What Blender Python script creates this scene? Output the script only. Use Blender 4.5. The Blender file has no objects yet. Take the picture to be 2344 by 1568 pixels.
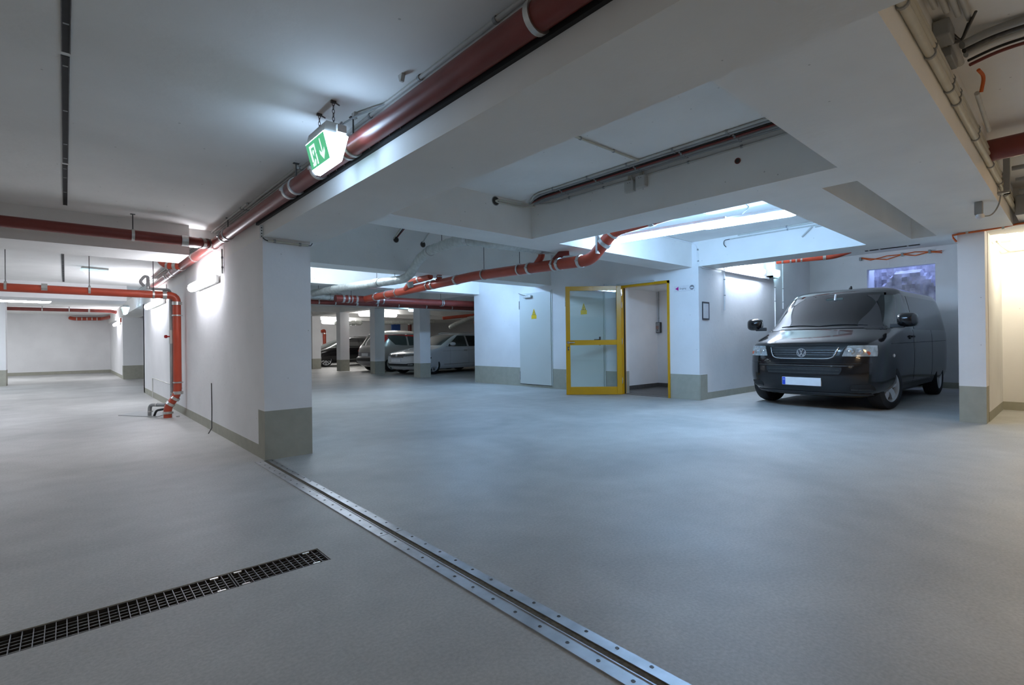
import bpy, bmesh, math, random
from mathutils import Vector, Matrix
SC = bpy.context.scene
COL = SC.collection
random.seed(11)
PI = math.pi

# ------------------------------------------------------------------ materials
def lin(r, g, b):
    f = lambda c: (c / 255 / 12.92) if c / 255 <= 0.04045 else ((c / 255 + 0.055) / 1.055) ** 2.4
    return (f(r), f(g), f(b), 1.0)

def _new(name):
    m = bpy.data.materials.new(name)
    m.use_nodes = True
    nt = m.node_tree
    return m, nt, nt.nodes['Principled BSDF']

def noise_col(nt, col, scale, amount, coord='Position', detail=4):
    geo = nt.nodes.new('ShaderNodeNewGeometry')
    nz = nt.nodes.new('ShaderNodeTexNoise')
    nz.inputs['Scale'].default_value = scale
    nz.inputs['Detail'].default_value = detail
    nt.links.new(geo.outputs['Position'], nz.inputs['Vector'])
    mr = nt.nodes.new('ShaderNodeMapRange')
    mr.inputs['From Min'].default_value = 0.3
    mr.inputs['From Max'].default_value = 0.7
    mr.inputs['To Min'].default_value = 1 - amount
    mr.inputs['To Max'].default_value = 1 + amount
    nt.links.new(nz.outputs['Fac'], mr.inputs['Value'])
    mx = nt.nodes.new('ShaderNodeMix'); mx.data_type = 'RGBA'; mx.blend_type = 'MULTIPLY'
    mx.inputs['Factor'].default_value = 1
    if isinstance(col, (tuple, list)):
        mx.inputs['A'].default_value = col
    else:
        nt.links.new(col, mx.inputs['A'])
    nt.links.new(mr.outputs['Result'], mx.inputs['B'])
    return mx.outputs['Result'], geo, nz

def pm(name, col, rough=0.5, metal=0.0, spec=0.5, noise=None, bump=None, coat=0.0):
    m, nt, b = _new(name)
    b.inputs['Base Color'].default_value = col
    b.inputs['Roughness'].default_value = rough
    b.inputs['Metallic'].default_value = metal
    b.inputs['Specular IOR Level'].default_value = spec
    if coat:
        b.inputs['Coat Weight'].default_value = coat
        b.inputs['Coat Roughness'].default_value = 0.03
    nz = noise or (6.0, 0.05)
    out, geo, _ = noise_col(nt, col, *nz)
    nt.links.new(out, b.inputs['Base Color'])
    if bump:
        n2 = nt.nodes.new('ShaderNodeTexNoise'); n2.inputs['Scale'].default_value = bump[0]
        nt.links.new(geo.outputs['Position'], n2.inputs['Vector'])
        bp = nt.nodes.new('ShaderNodeBump'); bp.inputs['Strength'].default_value = bump[1]
        bp.inputs['Distance'].default_value = 0.01
        nt.links.new(n2.outputs['Fac'], bp.inputs['Height'])
        nt.links.new(bp.outputs['Normal'], b.inputs['Normal'])
    return m

def em(name, col, strength):
    m, nt, b = _new(name)
    b.inputs['Base Color'].default_value = (0.8, 0.8, 0.8, 1)
    b.inputs['Emission Color'].default_value = col
    b.inputs['Emission Strength'].default_value = strength
    return m

def plaster(name, white, band_col=None, band=0.0, pits=True, rough=0.85):
    """rough painted concrete, a painted plinth band up to the height BAND, small air holes"""
    m, nt, b = _new(name)
    b.inputs['Roughness'].default_value = rough
    b.inputs['Specular IOR Level'].default_value = 0.25
    out, geo, _ = noise_col(nt, white, 1.3, 0.05)
    if band:
        sx = nt.nodes.new('ShaderNodeSeparateXYZ'); nt.links.new(geo.outputs['Position'], sx.inputs[0])
        lt = nt.nodes.new('ShaderNodeMath'); lt.operation = 'LESS_THAN'; lt.inputs[1].default_value = band
        nt.links.new(sx.outputs['Z'], lt.inputs[0])
        mx = nt.nodes.new('ShaderNodeMix'); mx.data_type = 'RGBA'
        nt.links.new(lt.outputs[0], mx.inputs['Factor'])
        nt.links.new(out, mx.inputs['A'])
        o2, _, _ = noise_col(nt, band_col, 9.0, 0.06)
        nt.links.new(o2, mx.inputs['B'])
        out = mx.outputs['Result']
    if pits:
        vo = nt.nodes.new('ShaderNodeTexVoronoi'); vo.inputs['Scale'].default_value = 7.0
        nt.links.new(geo.outputs['Position'], vo.inputs['Vector'])
        l2 = nt.nodes.new('ShaderNodeMath'); l2.operation = 'LESS_THAN'; l2.inputs[1].default_value = 0.045
        nt.links.new(vo.outputs['Distance'], l2.inputs[0])
        m2 = nt.nodes.new('ShaderNodeMix'); m2.data_type = 'RGBA'; m2.blend_type = 'MULTIPLY'
        ml = nt.nodes.new('ShaderNodeMath'); ml.operation = 'MULTIPLY'; ml.inputs[1].default_value = 0.45
        nt.links.new(l2.outputs[0], ml.inputs[0])
        nt.links.new(ml.outputs[0], m2.inputs['Factor'])
        nt.links.new(out, m2.inputs['A']); m2.inputs['B'].default_value = (0.3, 0.3, 0.3, 1)
        out = m2.outputs['Result']
    nt.links.new(out, b.inputs['Base Color'])
    n2 = nt.nodes.new('ShaderNodeTexNoise'); n2.inputs['Scale'].default_value = 14; n2.inputs['Detail'].default_value = 6
    nt.links.new(geo.outputs['Position'], n2.inputs['Vector'])
    bp = nt.nodes.new('ShaderNodeBump'); bp.inputs['Strength'].default_value = 0.12; bp.inputs['Distance'].default_value = 0.02
    nt.links.new(n2.outputs['Fac'], bp.inputs['Height']); nt.links.new(bp.outputs['Normal'], b.inputs['Normal'])
    return m

def floor_mat():
    m, nt, b = _new('floor_coating')
    base = (0.40, 0.40, 0.385, 1)
    out, geo, nz = noise_col(nt, base, 0.7, 0.17, detail=7)
    nz.inputs['Distortion'].default_value = 0.9
    out, _, _ = noise_col(nt, out, 4.5, 0.06, detail=5)
    out, geo2, _ = noise_col(nt, out, 75.0, 0.11, detail=3)
    nt.links.new(out, b.inputs['Base Color'])
    n3 = nt.nodes.new('ShaderNodeTexNoise'); n3.inputs['Scale'].default_value = 1.1; n3.inputs['Detail'].default_value = 5
    nt.links.new(geo.outputs['Position'], n3.inputs['Vector'])
    mr = nt.nodes.new('ShaderNodeMapRange'); mr.inputs['To Min'].default_value = 0.42; mr.inputs['To Max'].default_value = 0.62
    nt.links.new(n3.outputs['Fac'], mr.inputs['Value']); nt.links.new(mr.outputs['Result'], b.inputs['Roughness'])
    b.inputs['Specular IOR Level'].default_value = 0.4
    n2 = nt.nodes.new('ShaderNodeTexNoise'); n2.inputs['Scale'].default_value = 160
    nt.links.new(geo.outputs['Position'], n2.inputs['Vector'])
    bp = nt.nodes.new('ShaderNodeBump'); bp.inputs['Strength'].default_value = 0.12; bp.inputs['Distance'].default_value = 0.004
    nt.links.new(n2.outputs['Fac'], bp.inputs['Height']); nt.links.new(bp.outputs['Normal'], b.inputs['Normal'])
    return m

def glass(name, tint, ior=1.45, clear=0.8):
    """thin pane: mostly lets light through, mirrors at a slant"""
    m = bpy.data.materials.new(name); m.use_nodes = True
    nt = m.node_tree; nt.nodes.clear()
    out = nt.nodes.new('ShaderNodeOutputMaterial')
    tr = nt.nodes.new('ShaderNodeBsdfTransparent'); tr.inputs['Color'].default_value = tint
    gl = nt.nodes.new('ShaderNodeBsdfGlossy'); gl.inputs['Roughness'].default_value = 0.02
    gl.inputs['Color'].default_value = (0.95, 0.97, 1, 1)
    fr = nt.nodes.new('ShaderNodeFresnel'); fr.inputs['IOR'].default_value = ior
    mx = nt.nodes.new('ShaderNodeMixShader')
    nt.links.new(fr.outputs[0], mx.inputs[0]); nt.links.new(tr.outputs[0], mx.inputs[1]); nt.links.new(gl.outputs[0], mx.inputs[2])
    nt.links.new(mx.outputs[0], out.inputs['Surface'])
    return m

BEIGE = (0.40, 0.395, 0.33, 1)
WHITE = (0.86, 0.86, 0.865, 1)
M = {
    'floor': floor_mat(),
    'ceil': plaster('ceiling_paint', (0.88, 0.875, 0.85, 1)),
    'wall': plaster('wall_paint', WHITE, BEIGE, 0.12),
    'col': plaster('column_paint', WHITE, BEIGE, 0.45),
    'white': plaster('white_paint', WHITE, pits=False),
    'red': pm('red_pipe', (0.19, 0.034, 0.026, 1), 0.38, noise=(5, 0.12)),
    'redn': pm('red_pipe_fresh', (0.42, 0.062, 0.03, 1), 0.32, noise=(5, 0.08)),
    'steel': pm('galvanised_steel', (0.62, 0.62, 0.60, 1), 0.35, 0.9, noise=(25, 0.15)),
    'alu': pm('brushed_aluminium', (0.46, 0.47, 0.49, 1), 0.42, 0.85, noise=(9, 0.18)),
    'bars': pm('worn_grate_steel', (0.26, 0.26, 0.27, 1), 0.45, 0.7, noise=(40, 0.25)),
    'wheelp': pm('silver_wheel_paint', (0.58, 0.60, 0.62, 1), 0.3, 0.35, noise=(9, 0.05)),
    'chrome': pm('chrome', (0.85, 0.86, 0.88, 1), 0.08, 1.0, noise=(4, 0.02)),
    'dsteel': pm('dark_steel', (0.10, 0.10, 0.10, 1), 0.45, 0.7, noise=(30, 0.25)),
    'grey': pm('grey_plastic', (0.30, 0.31, 0.31, 1), 0.45, noise=(12, 0.06)),
    'lgrey': pm('light_grey_plastic', (0.55, 0.55, 0.52, 1), 0.5, noise=(12, 0.05)),
    'cream': pm('cream_conduit', (0.58, 0.56, 0.47, 1), 0.4, noise=(10, 0.06)),
    'black': pm('black_rubber', (0.012, 0.012, 0.013, 1), 0.7, noise=(20, 0.2)),
    'seal': pm('joint_seal', (0.09, 0.075, 0.05, 1), 0.9, noise=(60, 0.4)),
    'hole': pm('dark_hole', (0.05, 0.045, 0.04, 1), 0.9),
    'yellow': pm('yellow_lacquer', (0.60, 0.305, 0.002, 1), 0.28, noise=(3, 0.03)),
    'sign_y': pm('sign_yellow', (0.75, 0.52, 0.01, 1), 0.4),
    'door': pm('door_lacquer', (0.63, 0.66, 0.63, 1), 0.45, noise=(1.5, 0.02)),
    'tile': pm('dark_floor_tile', (0.09, 0.085, 0.08, 1), 0.35, noise=(4, 0.2)),
    'orange': pm('orange_cable', (0.65, 0.13, 0.02, 1), 0.45),
    'foil': pm('insulation_jacket', (0.56, 0.58, 0.55, 1), 0.42, 0.25, noise=(16, 0.16), bump=(22, 0.9)),
    'green': em('exit_green', (0.0, 0.38, 0.14, 1), 1.1),
    'signw': em('exit_white', (0.50, 0.72, 1.0, 1), 40.0),
    'signp': em('exit_pictogram', (0.8, 1.0, 0.97, 1), 1.0),
    'tube_b': em('tube_cool_blue', (0.36, 0.63, 1.0, 1), 100.0),
    'tube_hid': em('tube_between_beams', (0.72, 0.86, 1.0, 1), 70.0),
    'tube_hid2': em('tube_by_white_door', (0.36, 0.62, 1.0, 1), 105.0),
    'tube_w': em('tube_white', (0.90, 0.91, 1.0, 1), 42.0),
    'tube_bay': em('tube_van_bay', (0.66, 0.79, 1.0, 1), 92.0),
    'tube_far': em('tube_far', (1.0, 0.98, 0.97, 1), 36.0),
    'tube_y': em('lamp_warm', (1.0, 0.88, 0.66, 1), 80.0),
    'led_b': em('led_blue', (0.45, 0.78, 1.0, 1), 26.0),
    'led_dim': em('led_cover', (0.35, 0.62, 0.85, 1), 1.5),
    'magenta': pm('magenta_print', (0.55, 0.02, 0.30, 1), 0.5),
    'ink': pm('dark_print', (0.05, 0.05, 0.06, 1), 0.5),
    'print_grey': pm('grey_print', (0.22, 0.22, 0.24, 1), 0.5),
    'paper': pm('white_board', (0.82, 0.83, 0.85, 1), 0.5),
    'blue': pm('blue_print', (0.01, 0.06, 0.55, 1), 0.5),
    'glass': glass('door_glass', (0.93, 0.97, 0.96, 1), 1.5),
    'wglass': glass('windscreen_glass', (0.30, 0.36, 0.37, 1), 1.5),
    'dglass': pm('tinted_glass', (0.012, 0.014, 0.015, 1), 0.04, 0.0, 0.8, noise=(3, 0.05)),
    'gglass': pm('car_glass', (0.045, 0.06, 0.058, 1), 0.04, 0.0, 0.8, noise=(3, 0.1)),
    'vanp': pm('black_car_paint', (0.006, 0.006, 0.0075, 1), 0.16, 0.0, 0.35, noise=(3, 0.05), coat=0.55),
    'silver': pm('silver_car_paint', (0.42, 0.41, 0.40, 1), 0.3, 0.5, 0.5, noise=(3, 0.03), coat=0.8),
    'whitep': pm('white_car_paint', (0.66, 0.68, 0.70, 1), 0.25, 0.0, 0.5, noise=(3, 0.02), coat=0.8),
    'trimp': pm('dark_plastic_trim', (0.025, 0.025, 0.027, 1), 0.5),
    'lamp_gl': pm('headlamp_glass', (0.42, 0.44, 0.44, 1), 0.12, 0.35, 0.8, noise=(20, 0.3)),
    'display': pm('dim_display', (0.33, 0.20, 0.16, 1), 0.4),
    'amber': pm('amber_lens', (0.5, 0.10, 0.05, 1), 0.25),
    'redlens': pm('red_lens', (0.4, 0.02, 0.02, 1), 0.2),
    'mirror': pm('mirror_glass', (0.55, 0.75, 0.80, 1), 0.03, 1.0),
    'stone': pm('rough_masonry', (0.40, 0.38, 0.42, 1), 0.9, noise=(5, 0.35), bump=(6, 1.0)),
    'bluebox': pm('blue_fitting', (0.05, 0.13, 0.45, 1), 0.5),
}

# ------------------------------------------------------------------ mesh builder
class MB:
    def __init__(s):
        s.v = []; s.f = []
    def add(s, vs, fs):
        o = len(s.v); s.v += [tuple(p) for p in vs]; s.f += [tuple(i + o for i in f) for f in fs]; return s
    def box(s, x0, x1, y0, y1, z0, z1):
        vs = [(x, y, z) for z in (z0, z1) for y in (y0, y1) for x in (x0, x1)]
        return s.add(vs, [(0, 2, 3, 1), (4, 5, 7, 6), (0, 1, 5, 4), (2, 6, 7, 3), (0, 4, 6, 2), (1, 3, 7, 5)])
    def obox(s, c, ax, ay, az):
        c = Vector(c); ax, ay, az = Vector(ax), Vector(ay), Vector(az)
        vs = [c + i * ax + j * ay + k * az for k in (-1, 1) for j in (-1, 1) for i in (-1, 1)]
        return s.add(vs, [(0, 2, 3, 1), (4, 5, 7, 6), (0, 1, 5, 4), (2, 6, 7, 3), (0, 4, 6, 2), (1, 3, 7, 5)])
    def rings(s, rings, closed=False, cap=True):
        n = len(rings[0]); o = len(s.v)
        for r in rings: s.v += [tuple(p) for p in r]
        m = len(rings)
        for i in range(m if closed else m - 1):
            a, b = o + i * n, o + ((i + 1) % m) * n
            for j in range(n):
                k = (j + 1) % n
                s.f.append((a + j, a + k, b + k, b + j))
        if cap and not closed:
            s.f.append(tuple(o + j for j in range(n))[::-1])
            s.f.append(tuple(o + (m - 1) * n + j for j in range(n)))
        return s
    def tube(s, path, r, n=14, rr=None):
        P = [Vector(p) for p in path]
        T = []
        for i in range(len(P)):
            t = (P[min(i + 1, len(P) - 1)] - P[max(i - 1, 0)])
            T.append(t.normalized())
        u = T[0].orthogonal().normalized()
        R = []
        for i, (p, t) in enumerate(zip(P, T)):
            u = (u - t * u.dot(t)).normalized(); w = t.cross(u)
            q = rr[i] if rr else r
            if 0 < i < len(P) - 1:
                a = (P[i] - P[i - 1]).normalized(); b = (P[i + 1] - P[i]).normalized()
                c = max(0.5, math.cos(a.angle(b, 0) / 2)); q = q / (c ** 0.5)
            R.append([p + q * (math.cos(2 * PI * j / n) * u + math.sin(2 * PI * j / n) * w) for j in range(n)])
        return s.rings(R)
    def cyl(s, a, b, r, n=16, r2=None):
        return s.tube([a, b], r, n, [r, r if r2 is None else r2])
    def ring(s, c, axis, ro, ri, w, n=24):
        """a hollow band round AXIS"""
        t = Vector(axis).normalized(); u = t.orthogonal().normalized(); v = t.cross(u); c = Vector(c)
        prof = [(-w / 2, ri), (-w / 2, ro), (w / 2, ro), (w / 2, ri)]
        R = [[c + t * h + q * (math.cos(2 * PI * j / n) * u + math.sin(2 * PI * j / n) * v) for (h, q) in prof] for j in range(n)]
        return s.rings(R, closed=True)
    def lathe(s, c, axis, prof, n=32, closed=False, cap=True):
        t = Vector(axis).normalized(); u = t.orthogonal().normalized(); v = t.cross(u); c = Vector(c)
        R = [[c + t * h + q * (math.cos(2 * PI * j / n) * u + math.sin(2 * PI * j / n) * v) for j in range(n)] for (h, q) in prof]
        return s.rings(R, closed=closed, cap=cap)
    def prism(s, poly, fn, d):
        """POLY of (a,b) put through FN(a,b,depth)"""
        n = len(poly); o = len(s.v)
        s.v += [tuple(fn(a, b, 0)) for a, b in poly] + [tuple(fn(a, b, d)) for a, b in poly]
        s.f.append(tuple(o + i for i in range(n))); s.f.append(tuple(o + n + i for i in range(n))[::-1])
        for i in range(n):
            k = (i + 1) % n
            s.f.append((o + i, o + k, o + n + k, o + n + i))
        return s
    def build(s, name, mat, parent=None, world=True, sharp=38, smooth=True, bevel=0):
        if world and parent is not None:
            r = parent
            while r.parent is not None: r = r.parent
            l = r.location; s.v = [(p[0] - l.x, p[1] - l.y, p[2] - l.z) for p in s.v]
        me = bpy.data.meshes.new(name)
        me.from_pydata([tuple(p) for p in s.v], [], s.f)
        bm = bmesh.new(); bm.from_mesh(me)
        bmesh.ops.recalc_face_normals(bm, faces=bm.faces)
        bm.to_mesh(me); bm.free()
        if smooth:
            me.polygons.foreach_set('use_smooth', [True] * len(me.polygons))
            me.set_sharp_from_angle(angle=math.radians(sharp))
        if isinstance(mat, str): mat = M[mat]
        me.materials.append(mat)
        o = bpy.data.objects.new(name, me); COL.objects.link(o)
        if bevel:
            b = o.modifiers.new('b', 'BEVEL'); b.width = bevel; b.segments = 2; b.limit_method = 'ANGLE'
        if parent is not None: o.parent = parent
        return o

def tag(o, label, cat, group=None, kind=None):
    o['label'] = label; o['category'] = cat
    if group: o['group'] = group
    if kind: o['kind'] = kind
    return o
def thing(name, label, cat, loc=(0, 0, 0), rz=0.0, group=None, kind=None):
    o = bpy.data.objects.new(name, None); COL.objects.link(o)
    o.location = loc; o.rotation_euler = (0, 0, rz); o.empty_display_size = 0.1
    return tag(o, label, cat, group, kind)
def struct(name, mb, mat, label, cat, **k):
    return tag(mb.build(name, mat, smooth=False, **k), label, cat, kind='structure')
def bx(*a): return MB().box(*a)
def fillet(pts, rad, seg=5):
    """round the inner corners of a polyline"""
    P = [Vector(p) for p in pts]; out = [P[0]]
    for i in range(1, len(P) - 1):
        a, b = (P[i - 1] - P[i]), (P[i + 1] - P[i])
        ra = min(rad, a.length * 0.48, b.length * 0.48)
        A, B = P[i] + a.normalized() * ra, P[i] + b.normalized() * ra
        for k in range(seg + 1):
            t = k / seg; out.append((1 - t) ** 2 * A + 2 * t * (1 - t) * P[i] + t * t * B)
    out.append(P[-1]); return out

# ------------------------------------------------------------------ the building
# floor with the recess of the drain channel
CH = (-3.0, 0.967, 2.452, 2.634)
fl = MB()
fl.box(-8, 23, -7, CH[2], -0.25, 0); fl.box(-8, 23, CH[3], 31, -0.25, 0)
fl.box(CH[1], 23, CH[2], CH[3], -0.25, 0); fl.box(-8, CH[0], CH[2], CH[3], -0.25, 0)
struct('floor', fl, 'floor', 'pale grey coated garage floor running under everything', 'floor')
struct('trim_1', bx(CH[0], CH[1], CH[2], CH[3], -0.25, -0.09), 'dsteel', 'dark bottom of the drain channel below the grates', 'channel')

struct('ceiling_left', bx(-8, 1.36, -7, 31, 2.40, 3.2), 'ceil', 'low pale ceiling above the aisle with the drain channel', 'ceiling')
struct('ceiling_right', bx(1.87, 8.9, -7, 5.1, 2.80, 3.3).box(1.87, 8.9, 5.1, 10.75, 3.15, 3.3).box(8.9, 14.0, -7, 10.75, 3.0, 3.3).box(14.65, 23, -7, 10.75, 3.0, 3.3).box(1.87, 23, 10.75, 31, 2.80, 3.3), 'ceil', 'higher pale ceiling between the concrete beams', 'ceiling')

def beam(x0, x1, y0, y1, z0, z1, label, mat='ceil'):
    struct('beam', bx(x0, x1, y0, y1, z0, z1), mat, label, 'beam')
beam(1.36, 1.87, -7, 28, 2.05, 3.2, 'long deep concrete beam beside the long red drain pipe')
beam(1.87, 8.36, 0.535, 1.23, 2.36, 2.8, 'wide concrete beam carrying the cream conduits on its side')
beam(4.42, 4.92, 1.23, 4.60, 2.36, 2.8, 'short concrete beam with two junction boxes on its side')
beam(4.92, 8.36, 1.49, 1.99, 2.36, 2.8, 'short concrete beam between the dark slot and the lit coffer')
beam(1.87, 8.36, 4.60, 5.10, 2.36, 3.15, 'concrete beam running to the wall above the yellow door')
beam(1.87, 8.33, 8.05, 8.55, 2.36, 3.15, 'concrete beam with two round core holes, above the wrapped pipe')
beam(1.87, 8.33, 10.70, 11.10, 2.36, 3.15, 'brightly lit concrete beam behind the wrapped pipe')
for y in (13.6, 16.65, 19.7, 22.7, 26.0):
    beam(1.87, 23, y, y + 0.42, 2.36, 2.8, 'concrete cross beam above the parked cars at %s' % {13.6: 'the white estate car', 16.65: 'the second slim column', 19.7: 'the third slim column', 22.7: 'the last slim column', 26.0: 'the far wall'}[y])
beam(8.25, 8.63, 11.0, 27.0, 2.36, 2.8, 'concrete beam resting on the row of slim columns')
beam(-8, 1.04, 6.58, 7.30, 2.07, 2.4, 'white cross beam behind the thick dark red cross pipe')
beam(1.04, 1.36, 6.75, 7.25, 2.27, 2.4, 'shallow stub of the white cross beam above the pipe joint')
beam(-8, 1.02, 13.9, 14.9, 2.07, 2.4, 'white cross beam above the glowing ceiling tube', 'white')
struct('lintel', bx(8.36, 8.90, -5, 4.48, 2.36, 2.8), 'ceil', 'concrete lintel over the parking bay of the black van', 'lintel')

# aisle side
struct('wall_aisle', bx(1.36, 1.79, 5.17, 14.5, 0, 2.05), 'wall', 'white wall with beige skirting carrying two tube lamps', 'wall')
struct('column', bx(1.36, 1.79, 4.97, 5.17, 0, 2.05), 'col', 'white wall end with beige plinth at the floor joint', 'column')
struct('column', bx(1.36, 1.79, 14.3, 14.5, 0, 2.05).box(1.36, 1.79, 14.5, 14.52, 0, 2.05), 'col', 'wall end with beige plinth beside the passage', 'column')
struct('column', bx(1.42, 3.0, 21.0, 21.3, 0, 2.05), 'col', 'white wall end with beige plinth beyond the passage', 'column')
struct('wall_passage', bx(1.42, 3.0, 21.3, 27.4, 0, 2.4), 'wall', 'white wall behind the passage with a small bright lamp', 'wall')
struct('wall_far', bx(-8, 3.0, 27.4, 27.6, 0, 2.4), 'wall', 'white end wall of the aisle with beige skirting', 'wall')
struct('column', bx(-3.5, -1.26, 20.1, 20.6, 0, 2.4), 'col', 'broad white pier with beige plinth near the end wall', 'column')
struct('wall_left', bx(-8.2, -8, -7, 31, 0, 2.4), 'wall', 'white side wall of the aisle', 'wall')
struct('wall_back', bx(-8, 23, -7.2, -7, 0, 2.8), 'wall', 'white wall behind the viewpoint', 'wall')
struct('wall_north', bx(1.8, 23, 30, 30.2, 0, 2.8), 'wall', 'white wall behind the parked cars', 'wall')
struct('wall_east', bx(22.8, 23, -7, 31, 0, 2.8), 'wall', 'white wall at the end of the parking area', 'wall')

# wall with the doors (face at x = 8.36 .. 8.30)
def dw(y0, y1, z0, z1, m=None):
    m = m or MB(); f = lambda y: 8.36 - 0.06 * (y - 4.48) / 6.4
    vs = [(f(y0), y0, z0), (f(y1), y1, z0), (8.62, y1, z0), (8.62, y0, z0)]
    return m.add(vs + [(a, b, z1) for a, b, _ in vs], [(0, 1, 2, 3), (4, 7, 6, 5), (0, 4, 5, 1), (1, 5, 6, 2), (2, 6, 7, 3), (3, 7, 4, 0)])
w = dw(4.48, 5.06, 0, 3.15); dw(5.06, 6.15, 2.165, 3.15, w); dw(6.15, 10.92, 0, 3.15, w)
struct('wall_doors', w, 'col', 'white wall with beige plinth holding the white and yellow doors', 'wall')
struct('wall_core', bx(8.62, 10.40, 6.72, 10.92, 0, 3.0).box(10.40, 16.0, 4.60, 10.92, 0, 3.0), 'col', 'white wall block behind the doors', 'wall')
struct('wall_bay', bx(8.62, 13.84, 4.48, 4.60, 0, 3.0), 'wall', 'white side wall of the van bay under the wall lamp', 'wall')
struct('column', bx(8.37, 8.62, 4.47, 4.485, 0, 0.45).box(8.37, 8.62, 4.485, 4.60, 0, 2.36), 'col', 'wall corner with beige plinth beside the framed notice', 'column')
# lobby behind the yellow door
struct('wall_lobby', bx(8.62, 10.40, 6.55, 6.72, 0, 2.8).box(10.30, 10.40, 4.60, 6.55, 0, 2.8), 'white', 'plain white walls of the small lobby behind the yellow door', 'wall')
struct('ceiling_lobby', bx(8.62, 10.30, 4.60, 6.55, 2.2, 2.3), 'ceil', 'grey ceiling of the lobby behind the yellow door', 'ceiling')
struct('floor_lobby', bx(8.37, 10.30, 5.06, 6.15, 0, 0.004).box(8.62, 10.30, 4.60, 6.55, 0, 0.006), 'tile', 'dark tiled floor inside the yellow doorway', 'floor')
sk = MB()
for i in range(6): sk.box(8.64 + i * 0.278, 8.64 + (i + 1) * 0.278 - 0.006, 6.535, 6.55, 0.006, 0.09)
for i in range(6): sk.box(10.285, 10.30, 4.62 + i * 0.32, 4.62 + (i + 1) * 0.32 - 0.006, 0.006, 0.09)
struct('baseboard_lobby', sk, 'tile', 'dark tile skirting inside the yellow doorway', 'baseboard')
# van bay: back wall with the light well, bay ceiling, side wall
W0, W1, WZ0, WZ1, XB = 2.07, 3.29, 1.5, 2.64, 13.84
bw = bx(XB, XB + 0.2, 0.8, W0, 0, 3.0).box(XB, XB + 0.2, W1, 4.6, 0, 3.0).box(XB, XB + 0.2, W0, W1, 0, WZ0).box(XB, XB + 0.2, W0, W1, WZ1, 3.0)
struct('wall_bay_end', bw, 'wall', 'grey white end wall behind the black van', 'wall')
nm = bx(XB + 0.2, XB + 0.75, W0 - 0.1, W0, WZ0, 3.6).box(XB + 0.2, XB + 0.75, W1, W1 + 0.1, WZ0, 3.6).box(XB + 0.2, XB + 0.75, W0, W1, WZ0 - 0.1, WZ0)
win = struct('window_1', nm, 'white', 'window opening into a light well above the black van', 'window')
rk = MB(); NY, NZ = 26, 24
vs = []; ks = []
for j in range(NZ + 1):
    for i in range(NY + 1):
        y = W0 + (W1 - W0) * i / NY; z = WZ0 + 2.05 * j / NZ
        arch = 2.60 - 0.55 * abs((y - 2.62) / 0.62) ** 2.2
        d = 0.16 if z < arch else 0.36
        vs.append((XB + 0.28 + d + random.uniform(-0.03, 0.03), y, z))
for j in range(NZ):
    for i in range(NY):
        a = j * (NY + 1) + i; ks.append((a, a + 1, a + NY + 2, a + NY + 1))
o2 = len(vs); vs += [(XB + 0.8, y, z) for z in (WZ0, 3.55) for y in (W0, W1)]
ks.append((o2, o2 + 2, o2 + 3, o2 + 1))
rk.add(vs, ks); rk.build('masonry', 'stone', win, sharp=20)
struct('wall_bay_side', bx(8.62, 13.84, 0.78, 1.0, 0, 3.0), 'wall', 'white wall between the van bay and the warm lit corner', 'wall')
struct('column', bx(8.37, 8.63, 0.785, 1.035, 0, 2.36), 'col', 'slim white column with beige plinth beside the warm lit corner', 'column')
struct('wall_corner', bx(10.2, 10.35, -5, 0.78, 0, 2.8), 'wall', 'cream lit wall with the pale service door', 'wall')
struct('ceiling_corner', bx(8.9, 10.2, -5, 0.78, 2.42, 2.8), 'ceil', 'low cream ceiling of the warm lit corner', 'ceiling')
for y in (13.65, 16.70, 19.72, 22.78):
    struct('column', bx(8.25, 8.63, y, y + 0.38, 0, 2.36), 'col', {13.65: 'slim white column in front of the white estate car', 16.70: 'slim white column in front of the silver people carrier', 19.72: 'slim white column in front of the black car door', 22.78: 'slim white column at the nose of the black car'}[y], 'column')

# ------------------------------------------------------------------ floor fittings
def joint(y0, y1, label):
    t = thing('joint_profile', label, 'floor joint', (1.34, y0, 0), group='metal profile of the floor joint')
    bx(1.269, 1.333, y0, y1 - 0.004, 0, 0.006).box(1.329, 1.334, y0, y1 - 0.004, 0, 0.009).build('flange', 'alu', t, smooth=False)
    bx(1.368, 1.416, y0, y1 - 0.004, 0, 0.006).build('flange', 'alu', t, smooth=False)
    bx(1.334, 1.368, y0, y1, 0, 0.0025).build('seal', 'seal', t, smooth=False)
    proto = None
    for x, off in ((1.300, 0.03), (1.401, 0.03)):
        y = y0 + off
        while y < y1 - 0.02:
            if proto is None:
                m = MB().lathe((x, y, 0.006), (0, 0, 1), [(0, 0.0075), (0.0012, 0.0065), (0.0013, 0.003), (0.0003, 0.0025), (0.0003, 0.0001)], 12)
                proto = m.build('screw', 'dsteel', t); p0 = (x, y)
            else:
                c = proto.copy(); COL.objects.link(c); c.parent = t
                c.location = (x - p0[0], y - p0[1], 0)
            y += 0.136
joint(2.55, 4.96, 'metal floor joint profile reaching the wall end with the plinth')
joint(-0.6, 2.55, 'metal floor joint profile running away from the wall end, shinier length')

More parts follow.
